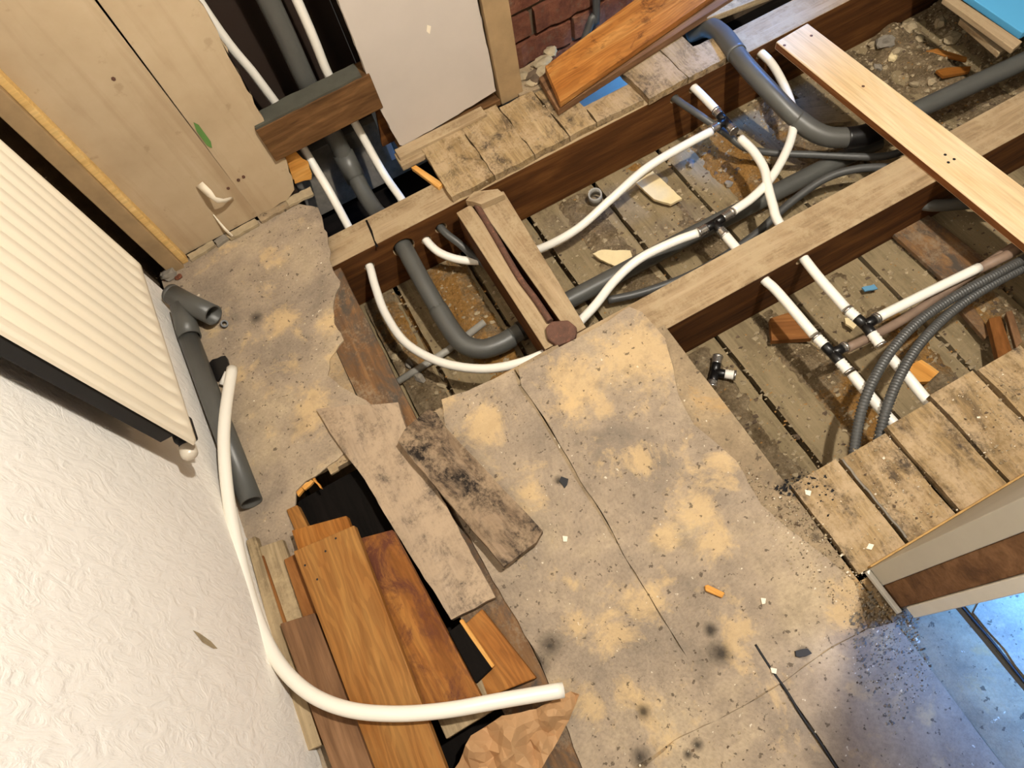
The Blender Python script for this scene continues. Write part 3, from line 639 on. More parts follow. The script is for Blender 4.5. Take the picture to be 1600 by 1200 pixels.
# ------------------------------------------------------------------ white water pipes
def pipe(name, pts, r, mat, label, cat='pipe', group=None, **kw):
    o = tube(name, pts, r, M[mat], None, **kw); return props(o, label, cat, group)
R = .0102
pipe('water_pipe', [(-0.3978,0.9175,0.02),(-0.4268,0.8097,0.052),(-0.4518,0.7253,0.06),(-0.4759,0.6217,0.056),(-0.4906,0.5207,0.05),(-0.4959,0.4267,0.05),(-0.4898,0.3442,0.056),(-0.4697,0.276,0.068),(-0.4334,0.2157,0.082),(-0.3822,0.1663,0.092),(-0.3174,0.1264,0.094),(-0.2444,0.0941,0.088),(-0.1603,0.0658,0.072),(-0.0753,0.0363,0.052)], .0118, 'printed', 'long loose white pipe curving over the timber offcuts', group=None, inner=.0085, sides=20)
wp = 'white plastic water pipes'
pipe('water_pipe', [(-.09, 1.37, 2.3), (-.085, 1.37, 1.2), (-0.073,1.37,0.4864), (-0.0516,1.37,0.2838), (-0.0409,1.37,0.1689), (-0.0397,1.35,0.0577), (-0.0358,1.27,0.0052)] + [(-.037, 1.19, -.074), (-.037, 1.12, -.08)] + [(-0.0374,1.0773,-0.082),(-0.0484,1.0202,-0.09),(-0.0568,0.9435,-0.1),(-0.0455,0.8448,-0.1),(0.0046,0.7492,-0.09),(0.0775,0.6767,-0.075),(0.1552,0.638,-0.06),(0.2364,0.6273,-0.06)], R, 'white_plastic', 'white pipe from the left of the wall cavity, looping in the first bay', group=wp)
pipe('water_pipe', [(.105, 1.37, 2.3), (.102, 1.37, 1.2), (0.0978,1.37,0.4095), (0.091,1.37,0.2088), (0.1006,1.36,0.0495), (0.1068,1.3,-0.051)] + [(.114, 1.21, -.07), (.117, 1.12, -.091)] + [(0.117,1.0792,-0.095),(0.1336,1.0349,-0.11),(0.1813,0.9949,-0.13),(0.253,0.9608,-0.138),(0.3449,0.9282,-0.134),(0.4447,0.9091,-0.108),(0.5513,0.9208,-0.08),(0.6604,0.9381,-0.06),(0.7667,0.9367,-0.048),(0.8407,0.9345,-0.045)], R, 'white_plastic', 'white pipe passing under the noggin and up to the rear tee', group=wp)
pipe('water_pipe', [(.888, 1.13, -.045)] + [(0.8896,1.078,-0.045),(0.8897,1.0262,-0.045),(0.8885,0.9819,-0.045)], R, 'white_plastic', 'short white pipe from the rear joist to the rear tee', group=wp)
pipe('water_pipe', [(0.8815,0.8773,-0.045),(0.8823,0.8266,-0.046),(0.8724,0.7743,-0.048),(0.8485,0.7278,-0.049),(0.8241,0.6771,-0.048),(0.8041,0.6288,-0.046)] + [(0.7853,0.4982,-0.044),(0.7805,0.3843,-0.045)], R, 'white_plastic', 'white pipe from the rear tee through the middle joist', group=wp)
pipe('water_pipe', [(1.088, 1.13, -.046)] + [(1.0899,1.0729,-0.046),(1.0846,1.0199,-0.046),(1.0605,0.9369,-0.05),(1.0253,0.8651,-0.055),(0.9715,0.8081,-0.058),(0.8809,0.7504,-0.055),(0.8066,0.7222,-0.05),(0.7431,0.7113,-0.046)], R, 'white_plastic', 'white pipe sweeping beside the grey elbow to the middle tee', group=wp)
pipe('water_pipe', [(0.6444,0.7056,-0.046),(0.5855,0.7173,-0.05),(0.5076,0.7257,-0.06),(0.4362,0.713,-0.07),(0.3634,0.6803,-0.07),(0.3014,0.6582,-0.07),(0.2383,0.6323,-0.07)], R, 'white_plastic', 'white pipe from the middle tee dipping under the hardboard', group=wp)
pipe('water_pipe', [(0.6906,0.6659,-0.046),(0.6896,0.6273,-0.046)] + [(.690, .60, -.046), (.690, .53, -.046)] + [(0.6943,0.4895,-0.047),(0.6922,0.37,-0.048)], R, 'white_plastic', 'white pipe through the middle joist to the left front tee', group=wp)
pipe('water_pipe', [(0.697,0.264,-0.048),(0.6949,0.2092,-0.048),(0.6939,0.1423,-0.048)] + [(.70, .05, -.05)], R, 'white_plastic', 'white pipe from the left front tee under the cut boards', group=wp)
pipe('water_pipe', [(0.779,0.253,-0.046),(0.7771,0.2021,-0.046),(0.7742,0.1423,-0.048)] + [(.775, .05, -.05)], R, 'white_plastic', 'white pipe behind the grey conduits under the cut boards', group=wp)
pipe('water_pipe', [(0.8199,0.3361,-0.048),(0.9388,0.3309,-0.05),(1.0613,0.3242,-0.052)], R, 'white_plastic', 'white branch pipe running right from the right front tee', group=wp)

def tee(label, centre, arms, sleeve='white_plastic', run=None):
    c = Vector(centre); t = empty('pipe_tee', c, label, 'pipe fitting', 'push fit pipe tees')
    bm = bmesh.new()
    for d, L, sl in arms:
        d = Vector(d).normalized(); tube_bm(bm, [c - d * .004, c + d * .019, c + d * .024], [.0105, .0105, .009], 14, 0, c)
    bmesh.ops.recalc_face_normals(bm, faces=bm.faces); me = bpy.data.meshes.new('tee_body'); bm.to_mesh(me); bm.free(); link('tee_body', me, M['black_rubber'], t)
    for d, L, sl in arms:
        d = Vector(d).normalized()
        if L <= 0: continue
        N = 8; P = [c + d * (.022 + L * k / N) for k in range(N + 1)]
        tube('sleeve', P, [.0098 if k % 2 else .0112 for k in range(N + 1)], M[sl], t, 14, smooth=False)
        tube('clamp_ring', [c + d * (.022 + L * .85), c + d * (.022 + L * .85 + .005)], .0122, M['chrome'], t, 14, smooth=False)
    return t
def vec(a, b): return Vector(b) - Vector(a)
t1 = (0.8849,0.9429,-0.045)
tee('black pipe tee nearest the rear joist', t1, [(vec(t1, (0.8897,1.0262,-0.045)), .016, 'chrome'), (vec(t1, (0.8815,0.8773,-0.045)), .016, 'chrome'), (vec(t1, (0.811,0.936,-0.045)), .02, 'chrome')])
t2 = (0.6904,0.7063,-0.046)
tee('black pipe tee above the middle joist on the grey waste pipe', t2, [(vec(t2, (0.7431,0.7113,-0.046)), .026, 'chrome'), (vec(t2, (0.6444,0.7056,-0.046)), .022, 'chrome'), (vec(t2, (0.6896,0.6273,-0.046)), .018, 'chrome')])
t3 = (0.6955,0.3181,-0.048)
tee('black pipe tee on the left front white pipe', t3, [(vec(t3, (0.6922,0.37,-0.048)), .024, 'white_plastic'), (vec(t3, (0.6949,0.2092,-0.048)), .028, 'white_plastic'), (vec(t3, (0.7331,0.3173,-0.052)), .006, 'chrome')])
t4 = (0.7869,0.3348,-0.046)
tee('black pipe tee on the right front white pipe', t4, [(vec(t4, (0.7805,0.3843,-0.045)), .024, 'white_plastic'), (vec(t4, (0.779,0.253,-0.046)), .032, 'white_plastic'), (vec(t4, (0.8199,0.3361,-0.048)), .006, 'chrome')])
t5 = (0.5281,0.4445,-0.178)
tee('loose black tee with pale sleeves lying on the subfloor', t5, [(vec(t5, (0.5638,0.4809,-0.178)), .018, 'chrome'), (vec(t5, (0.5016,0.4185,-0.178)), .012, 'chrome'), (vec(t5, (0.5628,0.4116,-0.174)), .022, 'white_plastic')])
pipe('lead_pipe', [(0.7272,0.3143,-0.055),(0.8532,0.3122,-0.07),(0.9912,0.3212,-0.075),(1.1255,0.329,-0.07),(1.2632,0.3346,-0.07)], .0095, 'lead', 'dull brown old pipe running right from the left front tee')
pipe('lead_pipe', [(1.0594,0.3231,-0.056),(1.123,0.3188,-0.056),(1.2365,0.319,-0.055)], .0105, 'lead', 'dull brown old pipe continuing the white branch pipe', smooth=False)
for k, pts in enumerate(([(1.2242,0.2959,-0.07),(1.0787,0.2918,-0.04),(0.9548,0.2912,-0.03),(0.8465,0.2797,-0.018),(0.7523,0.2507,-0.014),(0.6652,0.2035,-0.016),(0.6046,0.1495,-0.03),(0.5521,0.0882,-0.05)], [(1.2116,0.2797,-0.075),(1.0582,0.2803,-0.05),(0.9423,0.2714,-0.04),(0.8333,0.2455,-0.022),(0.7539,0.2116,-0.017),(0.6947,0.1759,-0.018),(0.6566,0.1426,-0.035),(0.6029,0.09,-0.06)])):
    o = tube('flexible_conduit', pts, .0098, M['dark_grey_plastic'], None, 14, corr=(.00165, .84))
    props(o, ('grey corrugated conduit, left of the two, over the white pipes', 'grey corrugated conduit, right of the two, over the white pipes')[k], 'conduit', 'corrugated conduits')

# ------------------------------------------------------------------ grey waste pipes
RW = .0215
w = empty('waste_pipe', (0.0909,0.768,-0.15), 'grey waste pipe from the wall cavity through the rear joist and along the bay', 'pipe')
tube('drop_pipe', [(.055, 1.375, 2.3), (.052, 1.375, 1.2), (0.0471,1.375,0.4504), (0.0397,1.375,0.2151), (0.0394,1.37,0.0289)] + [(0.0389,1.33,-0.0488)], .0225, M['grey_plastic'], w)
tube('socket', [(0.0392,1.368,0.0045), (0.0381,1.33,-0.0602)], .0262, M['grey_plastic'], w, smooth=False)
tube('bend_pipe', [(0.0389,1.33,-0.0488), (0.0395,1.27,-0.0745), (0.0455,1.215,-0.0808)] + [(.058, 1.17, -.066), (.059, 1.12, -.076)] + [(0.059,1.0731,-0.078),(0.0578,0.9765,-0.095),(0.0594,0.883,-0.12)], RW, M['grey_plastic'], w, 20)
tube('elbow', [(0.0588,0.9022,-0.117),(0.0626,0.8311,-0.132),(0.0743,0.7896,-0.142),(0.1053,0.7618,-0.148),(0.1467,0.753,-0.15),(0.1782,0.7546,-0.152)], .0235, M['grey_plastic'], w, 20)
tube('run_pipe', [(0.1701,0.7557,-0.152),(0.3357,0.7722,-0.155),(0.7018,0.7689,-0.155),(1.0676,0.7602,-0.155),(1.2141,0.7508,-0.15)], RW, M['grey_plastic'], w, 20, smooth=False)
tube('coupling', [(0.2011,0.7591,-0.153),(0.2687,0.762,-0.154)], .025, M['black_rubber'], w, 20, smooth=False)
w2 = empty('waste_pipe', (1.0818,0.787,-0.08), 'grey waste pipe bending over the rear joist under the pale plank', 'pipe')
tube('outlet_elbow', [(0.9993,1.2525,-0.05),(1.0187,1.2122,-0.02),(1.0129,1.1481,0),(0.9973,1.0648,0.006)], .024, M['grey_plastic'], w2, 20)
tube('bend_pipe', [(1.0038,1.105,0.006),(0.9926,1.0245,0.004),(0.9986,0.9412,-0.012),(1.0168,0.8596,-0.04),(1.0394,0.8156,-0.06)], RW, M['grey_plastic'], w2, 20)
tube('elbow', [(1.0204,0.8507,-0.045),(1.0392,0.8107,-0.06),(1.065,0.7795,-0.07),(1.1068,0.7527,-0.075)], .0235, M['grey_plastic'], w2, 20)
tube('coupling', [(1.0965,0.7578,-0.075),(1.1369,0.7407,-0.075),(1.1999,0.7306,-0.072)], .0255, M['black_rubber'], w2, 20)
tube('run_pipe', [(1.1691,0.7308,-0.072),(1.2861,0.7298,-0.07),(1.5527,0.7043,-0.06),(1.687,0.6923,-0.055)], RW, M['grey_plastic'], w2, 20, smooth=False)
w3 = empty('waste_pipe', (-0.4576,1.0411,0.022), 'loose grey waste pipe with a branch fitting on the floor below the radiator', 'pipe')
tube('pipe_length', [(-0.4642,1.0742,0.022),(-0.4576,0.8292,0.022),(-0.4504,0.6084,0.022)], RW, M['grey_plastic'], w3, 24, inner=.019, smooth=False)
tube('branch_socket', [(-0.4508,1.1305,0.034),(-0.4582,1.0814,0.026),(-0.4599,1.0451,0.024)], .0245, M['grey_plastic'], w3, 24, inner=.0215, smooth=False)
tube('branch_arm', [(-0.4635,1.1739,0.036),(-0.428,1.1164,0.036),(-0.3903,1.0605,0.036)], .0235, M['grey_plastic'], w3, 24, inner=.0205, smooth=False)
tube('branch_end', [(-0.4647,1.1757,0.036),(-0.459,1.1668,0.036)], .0236, M['grey_plastic'], w3, 24, smooth=False)
pipe('grey_pipe', [(.162, 1.14, -.075)] + [(0.1633,1.0722,-0.078),(0.1847,1.0242,-0.1),(0.2043,0.9865,-0.13),(0.2309,0.9398,-0.15)], .0095, 'dark_grey_plastic', 'thin grey pipe entering beside the noggin from the rear joist')
pipe('grey_pipe', [(.832, 1.14, -.046)] + [(0.8347,1.0741,-0.048),(0.8553,0.9985,-0.055),(0.8879,0.9333,-0.08),(0.9155,0.8871,-0.105),(0.9715,0.8442,-0.12),(1.052,0.7789,-0.12),(1.1558,0.6971,-0.12),(1.2251,0.6744,-0.12)], .0088, 'dark_grey_plastic', 'thin grey pipe from the rear joist curving behind the rear tee')
pipe('grey_hose', [(0.4234,0.727,-0.165),(0.5123,0.6991,-0.165),(0.6403,0.678,-0.16),(0.7855,0.6828,-0.15),(0.9151,0.7055,-0.13),(1.0102,0.7074,-0.11),(1.0781,0.684,-0.1),(1.1496,0.6403,-0.1)], .0095, 'dark_grey_plastic', 'dark hose lying in front of the long grey waste pipe')
pipe('pale_pipe', [(-0.1087,0.8133,-0.183),(-0.0222,0.8195,-0.182),(0.0326,0.8236,-0.181),(0.1439,0.8435,-0.178)], .0088, 'light_grey_plastic', 'dirty pale pipe lying on the subfloor in the first bay', inner=.006, smooth=False)
pipe('blue_pipe', [(1.1364,0.5569,-0.13),(1.1591,0.5178,-0.12),(1.2292,0.4782,-0.12),(1.2931,0.434,-0.12)], .014, 'grey_plastic', 'dark bluish pipe under the loose pale plank in the front bay')
pipe('rising_cable', [(.80, 1.375, 1.1), (0.7848,1.37,0.1102), (0.7689,1.37,0.0307), (0.7205,1.36,-0.0437)], .010, 'dark_grey_plastic', 'grey conduit rising in front of the brickwork')
pipe('pipe_offcut', [(0.5647,1.021,-0.19), (0.5599,1.0145,-0.158)], .018, 'light_grey_plastic', 'short upright pipe offcut standing on the subfloor', 'offcut', inner=.0145, smooth=False)
pipe('rubber_ring', [(-0.3876,1.0525,0.002),(-0.382,1.0462,0.012)], .0085, 'black_rubber', 'small black ring beside the grey branch fitting', 'ring', inner=.005, smooth=False)
pipe('pipe_offcut', [(-0.4331,0.8992,0.008),(-0.4117,0.9209,0.01)], .0085, 'white_plastic', 'short white pipe offcut beside the end of the long loose pipe', 'offcut', smooth=False, inner=.0055)
props(board('rubber_scrap', [(-0.455,0.9646,0.006),(-0.436,0.9768,0.006),(-0.4069,0.9699,0.006),(-0.4061,0.9471,0.006),(-0.4257,0.9281,0.006),(-0.441,0.9177,0.006),(-0.4522,0.9318,0.006)], .005, M['black_rubber'], None, jag=.002, seg=.008), 'torn black rubber scrap between grey and white pipes', 'scrap')

# ------------------------------------------------------------------ loose boards
def loose(name, top, th, mat, label, cat='board', group='loose boards and offcuts', **kw):
    o = board(name, top, th, M[mat], None, **kw); return props(o, label, cat, group)
pp = board('loose_plank', [(1.0999,1.0488,0.001),(1.197,1.0555,0.001),(1.2328,0.1485,0.001),(1.1323,0.0565,0.001)], .0205, M['pine'], None, side_mat=M['pine_edge'], bevel=.0025); props(pp, 'new pale pine plank laid diagonally across the open joists', 'plank')
loose('leaning_plank', [(0.5722,1.2591,0.062),(1.1586,1.3918,0.062),(1.2256,1.2652,0.048),(0.5506,1.1473,0.047)], .02, 'orange_worn', 'orange-varnished plank lying on the brick side of the rear joist')
loose('under_plank', [(0.5587,1.2755,0.024),(1.1466,1.3945,0.024),(1.2209,1.238,0.024),(0.5449,1.1538,0.022)], .02, 'greybrown', 'dark plank underneath the orange-varnished plank by the bricks')
loose('lifted_board', [(-0.2686,0.7331,0.012),(-0.2105,0.7073,0.013),(-0.1339,0.6663,0.012),(-0.112,0.6567,0.011),(-0.12,0.5979,0.012),(-0.1203,0.5138,0.014),(-0.1093,0.2195,0.02),(-0.1942,0.2238,0.02),(-0.2095,0.3307,0.016),(-0.2236,0.4352,0.014),(-0.2352,0.54,0.012),(-0.2572,0.6481,0.012)], .015, 'dirty_board', 'dusty grey lifted floorboard with a torn top over the dark pit', jag=.0012, seg=.02, axis=(0, 1, 0))
loose('charred_board', [(-0.1416,0.5625,0.045),(-0.1212,0.5782,0.044),(-0.0641,0.5977,0.036),(-0.0515,0.5821,0.036),(-0.0471,0.5374,0.036),(0.0183,0.2764,0.034),(-0.0013,0.2639,0.036),(-0.071,0.2538,0.042),(-0.134,0.5235,0.045)], .018, 'burnt', 'short charred grey board lying on the hardboard', jag=.0008, seg=.02)
Z0 = .028
loose('pine_offcut', [(-0.3932,0.4608,0.062),(-0.2756,0.4484,0.062),(-0.2871,-0.0464,0.07),(-0.3848,0.0024,0.07)], .018, 'orange_light', 'broad light orange board on top of the timber pile')
loose('pine_offcut', [(-0.2874,0.4311,0.04),(-0.2202,0.4131,0.04),(-0.196,0.0799,0.046),(-0.2968,0.1047,0.046)], .018, 'orange_stained', 'orange board with a dark bark streak right of the top board')
loose('pine_offcut', [(-0.3909,0.5087,0.04),(-0.2872,0.4812,0.04),(-0.2903,0.371,0.042),(-0.3932,0.4091,0.042)], .018, 'orange', 'orange board just behind the top board, its end showing')
loose('pine_offcut', [(-0.3968,0.5652,0.01),(-0.374,0.5636,0.01),(-0.3599,0.428,0.014),(-0.3898,0.4289,0.014)], .018, 'orange_light', 'small bright stick at the edge of the dark pit')
loose('brown_offcut', [(-0.4635,0.3606,0.044),(-0.4,0.3466,0.044),(-0.3884,0.0175,0.05),(-0.4538,0.029,0.05)], .02, 'greybrown', 'brown stained board left of the top board, lower in the pile')
loose('brown_offcut', [(-0.4258,0.4684,0.03),(-0.3984,0.4678,0.03),(-0.3838,0.2769,0.034),(-0.427,0.2861,0.034)], .018, 'brown', 'narrow brown board tucked under the left of the top board')
loose('slat', [(-0.4684,0.521,0.016),(-0.4205,0.5119,0.016),(-0.4194,0.2969,0.02),(-0.4703,0.3006,0.02)], .014, 'grey_slat', 'wide dusty grey slat beside the pile')
loose('slat', [(-0.4834,0.5433,0.022),(-0.4648,0.5425,0.022),(-0.4673,0.1506,0.03),(-0.5008,0.1544,0.03)], .02, 'grey_slat', 'long narrow grey slat against the white wall, outermost')
loose('slat', [(-0.4732,0.5037,0.02),(-0.4623,0.5003,0.02),(-0.4581,0.1612,0.026),(-0.4725,0.1603,0.026)], .02, 'brown', 'long thin brown slat between the two grey slats')
loose('grey_offcut', [(-0.2816,0.1659,0.024),(-0.1867,0.1433,0.024),(-0.1927,0.0642,0.026),(-0.2791,0.0625,0.026)], .016, 'grey_slat', 'weathered grey board end under the white pipe')
loose('pine_offcut', [(-0.1902,0.2025,0.022),(-0.1384,0.2135,0.022),(-0.1073,0.0736,0.022),(-0.1998,0.0868,0.022)], .02, 'orange', 'short orange offcut at the right end of the pile')
loose('black_offcut', [(-0.2032,0.2046,0.04),(-0.1809,0.2076,0.04),(-0.164,0.1196,0.04),(-0.1978,0.1116,0.04)], .016, 'black_board', 'small black-painted offcut at the right end of the pile')
loose('splinter_strip', [(-0.181,0.2129,0.034),(-0.1743,0.2139,0.034),(-0.1584,0.1212,0.034),(-0.1672,0.1204,0.034)], .01, 'splinter', 'thin bright splinter strip beside the black-painted offcut')
loose('stick', [(0.1695,1.2399,-0.014),(0.1838,1.2398,-0.014),(0.2159,1.1414,-0.01),(0.1994,1.1361,-0.01)], .012, 'splinter', 'short pale stick in the gap beside the board stubs')
loose('wood_offcut', [(0.704,0.4891,-0.165),(0.7602,0.4769,-0.165),(0.7498,0.3997,-0.165),(0.6729,0.4407,-0.165)], .018, 'brown', 'square brown wood offcut under the left front white pipe')
loose('wood_offcut', [(0.8714,0.2443,-0.165),(0.9019,0.2415,-0.165),(0.9121,0.2014,-0.165),(0.8802,0.1949,-0.165),(0.8539,0.2094,-0.165)], .014, 'splinter', 'split orange offcut behind the corrugated conduits', jag=.001)
loose('wood_offcut', [(1.0625,0.2425,-0.14),(1.0865,0.2345,-0.14),(1.031,0.1601,-0.12),(0.9967,0.161,-0.12)], .02, 'brown', 'upright brown offcut by the cut boards at the far right')
loose('wood_offcut', [(1.1096,0.2379,-0.15),(1.1233,0.2347,-0.15),(1.054,0.1509,-0.12),(1.0369,0.153,-0.12)], .014, 'greybrown', 'thin brown offcut, rightmost by the cut boards')
loose('wood_offcut', [(1.0529,0.2941,-0.17),(1.0822,0.2888,-0.17),(1.0634,0.2181,-0.165),(1.0421,0.2133,-0.165)], .012, 'bare_brown', 'flat brown scrap under the conduits at the right')
loose('wood_offcut', [(1.0795,0.5772,-0.178),(1.1778,0.5627,-0.178),(1.1958,0.3676,-0.178),(1.0854,0.3723,-0.178)], .012, 'bare_brown', 'broad dark board lying on the subfloor in the front bay')
loose('trimmer_batten', [(1.4937,0.9319,0),(1.5182,0.9297,0),(1.5216,0.7182,0),(1.4898,0.7115,0)], .014, 'joist_top', 'straight dusty batten edging the pale blue floor')
loose('trimmer_batten', [(1.5083,0.8756,-0.03),(1.5306,0.8751,-0.03),(1.5267,0.7403,-0.03),(1.4951,0.7381,-0.03)], .014, 'joist_top', 'second batten just below the one edging the blue floor')
loose('grey_board', [(1.039,1.2707,0.012),(1.1943,1.2508,0.012),(1.1833,1.1837,0.012),(1.0094,1.2084,0.012)], .018, 'grey_slat', 'grey board end at the top edge beyond the orange plank')
loose('yellow_offcut', [(0.213,0.0652,0.009),(0.2188,0.0643,0.009),(0.2357,0.0396,0.009),(0.2273,0.0348,0.009),(0.2101,0.0573,0.009)], .009, 'splinter', 'tiny yellow wood plug on the open hardboard')
loose('bent_splinter', [(1.5317,0.9353,-0.168),(1.5601,0.9253,-0.168),(1.594,0.8565,-0.168),(1.5832,0.847,-0.168)], .008, 'orange', 'orange splinter, upper of two in the rubble')
loose('bent_splinter', [(1.5014,0.8658,-0.166),(1.5281,0.8571,-0.166),(1.5764,0.8257,-0.166),(1.5614,0.8139,-0.166),(1.5003,0.8376,-0.166)], .010, 'orange', 'orange splinter, lower of two in the rubble')
loose('plank_scrap', [(1.1388,1.0076,-0.175),(1.2173,0.9777,-0.175),(1.2297,0.8556,-0.175),(1.1156,0.9119,-0.175)], .012, 'subfloor', 'broad grey scrap beneath the grey elbow', jag=.002)

# nail holes, a split and a scuff
def spot(parent, p, r, mat='dark_metal', name='nail_hole', z=.0004):
    pts = [(p[0] + r * math.cos(k * 1.047), p[1] + r * math.sin(k * 1.047), p[2] + z) for k in range(6)]
    bm = bmesh.new(); mw = Matrix.Translation(parent.location) @ parent.rotation_euler.to_matrix().to_4x4(); inv = mw.inverted()
    bm.faces.new([bm.verts.new(inv @ Vector(q)) for q in pts]); me = bpy.data.meshes.new(name); bm.to_mesh(me); bm.free(); return link(name, me, M[mat], parent)
for p in [(1.1615,0.5599,0.001),(1.1672,0.5406,0.001),(1.1521,0.5405,0.001)]: spot(pp, p, .0035)
for p in [(1.1609,0.8131,0.001),(1.176,1.0144,0.001),(1.107,1.0262,0.001)]: spot(pp, p, .004, 'rust', 'knot_mark')
top = bpy.data.objects['pine_offcut']
for p in [(-0.3139,0.4422,0.0625),(-0.339,0.4302,0.0625),(-0.3813,0.4256,0.0625),(-0.3696,0.3912,0.0635)]: spot(top, p, .0022, z=.0012)
bm = bmesh.new(); bm.faces.new([bm.verts.new(Vector(p) - Vector(j1.location)) for p in [(0.0074,1.1581,-0.0194),(0.0122,1.1572,-0.0194),(0.0104,1.1194,-0.0194),(0.0048,1.0894,-0.0194),(0.0055,1.0667,-0.0194),(-0.0005,1.0686,-0.0194),(0.0041,1.1123,-0.0194)]])
if abs(j1.rotation_euler.z) > 1e-4: bm.transform(Matrix.Rotation(-j1.rotation_euler.z, 4, 'Z'))
me = bpy.data.meshes.new('split'); bm.to_mesh(me); bm.free(); link('split', me, M['black_board'], j1)
sc = [(-0.4893,0.3431,0.2751), (-0.4893,0.3395,0.259), (-0.4893,0.3285,0.2342), (-0.4893,0.3182,0.222), (-0.4893,0.3175,0.2344), (-0.4893,0.3258,0.2588)]
bm = bmesh.new(); bm.faces.new([bm.verts.new(Vector(p) - Vector(wl.location)) for p in sc])
bm.transform(Matrix.Rotation(-wl.rotation_euler.z, 4, 'Z')); me = bpy.data.meshes.new('wall_scuff'); bm.to_mesh(me); bm.free(); link('wall_scuff', me, M['stone'], wl)
# ------------------------------------------------------------------ chips and rubble
def chip(px, th, mat, label, jag=.0012):
    o = board('plaster_chip', px, th, M[mat], None, jag=jag, seg=.008); return props(o, label, 'chip', 'chips and rubble')
chip([(0.4663,0.8712,-0.178),(0.4901,0.8675,-0.176),(0.5481,0.8264,-0.176),(0.5392,0.7974,-0.178),(0.4929,0.8116,-0.18),(0.474,0.847,-0.18)], .008, 'chip_cream', 'large cream plaster chip leaning on the grey waste pipe')
chip([(0.6742,0.9997,-0.176),(0.7289,1.0061,-0.174),(0.74,0.8881,-0.174),(0.7085,0.8917,-0.178),(0.6832,0.9291,-0.178)], .008, 'chip_cream', 'cream plaster chip behind the middle tee')
chip([(0.8439,0.4064,-0.175),(0.8563,0.4005,-0.175),(0.856,0.3792,-0.175),(0.8419,0.3747,-0.175),(0.8367,0.3934,-0.175)], .006, 'chip_cream', 'small cream chip beside the right front tee')
chip([(0.9283,0.4505,-0.178),(0.9555,0.443,-0.178),(0.9545,0.4293,-0.178),(0.9274,0.4388,-0.178)], .004, 'blue_scrap', 'small blue plastic scrap in the front bay')
chip([(0.0984,0.3554,0.004),(0.1074,0.3445,0.004),(0.0998,0.3361,0.004),(0.0926,0.3331,0.004),(0.0911,0.3497,0.004)], .004, 'dark_metal', 'dark grey flake on the hardboard beside the crack')
chip([(0.0456,0.2575,0.005),(0.053,0.252,0.005),(0.0475,0.2446,0.005),(0.0415,0.248,0.005)], .005, 'paper_white', 'white crumb on the hardboard by the charred board')
chip([(0.2823,0.0051,0.005),(0.2889,0.0003,0.005),(0.2831,-0.0058,0.005),(0.278,-0.0041,0.005)], .005, 'paper_white', 'white crumb on the open hardboard right of the yellow plug')
chip([(0.2312,-0.0887,0.005),(0.2387,-0.0948,0.005),(0.2333,-0.1004,0.005),(0.2283,-0.0957,0.005)], .006, 'paper_white', 'white crumb at the head of the packed seam')
chip([(0.4573,0.1172,0.005),(0.4652,0.11,0.005),(0.4576,0.1037,0.005),(0.4533,0.1102,0.005)], .005, 'paper_white', 'white crumb by the torn corner of the hardboard')
chip([(0.2798,-0.0868,0.006),(0.2986,-0.0926,0.006),(0.2999,-0.1019,0.006),(0.28,-0.0977,0.006),(0.276,-0.0934,0.006)], .006, 'dark_metal', 'dark grey flat flake near the shadow edge')
chip([(0.4879,-0.008,0.006),(0.4935,-0.0136,0.006),(0.4845,-0.0182,0.006),(0.4788,-0.0126,0.006)], .006, 'paper_white', 'white crumb on the boards near the partition')
rk = random.Random(21)
for k, (x, y, s, m) in enumerate(((1382,72,.03,'stone_grey'), (1364,68,.012,'stone'), (1400,85,.016,'stone'), (1490,58,.026,'stone'), (1470,36,.022,'stone'), (1437,62,.018,'stone'), (1395,90,.018,'chip_cream'), (1455,128,.016,'stone'), (1372,105,.014,'stone_grey'), (1420,46,.024,'stone'), (1530,120,.018,'stone'), (1430,130,.014,'stone'), (1080,252,.016,'stone_grey'), (1035,280,.020,'stone_grey'), (1140,285,.012,'stone_grey'), (625,545,.014,'stone'), (618,560,.012,'stone'), (655,590,.018,'stone_grey'), (690,600,.014,'stone'), (640,570,.016,'stone_grey'), (1590,360,.02,'stone_grey'))):
    me = lump_mesh('rubble_stone', rk, (s, s * rk.uniform(.6, .9), s * .55), sub=2); o = link('rubble_stone', me, M[m])
    p = Vector(F3(x, y)) if False else None
    o.rotation_euler = (0, 0, rk.uniform(0, 3.1)); o['px'] = k
STONES = [(1.4824,1.0256,-0.185),(1.4659,1.0512,-0.185),(1.4842,0.9834,-0.185),(1.64,0.9456,-0.185),(1.6526,1.0062,-0.185),(1.5679,0.99,-0.185),(1.4699,0.979,-0.185),(1.4844,0.8538,-0.185),(1.4174,0.9736,-0.185),(1.5732,1.0372,-0.185),(1.5871,0.7988,-0.185),(1.4508,0.8736,-0.185),(0.8345,0.986,-0.185),(0.7408,0.9782,-0.185),(0.8729,0.8725,-0.185),(-0.0682,0.8956,-0.185),(-0.0887,0.8771,-0.185),(-0.0591,0.7978,-0.185),(-0.0191,0.7534,-0.185),(-0.0654,0.842,-0.185),(1.3129,0.3914,-0.185)]
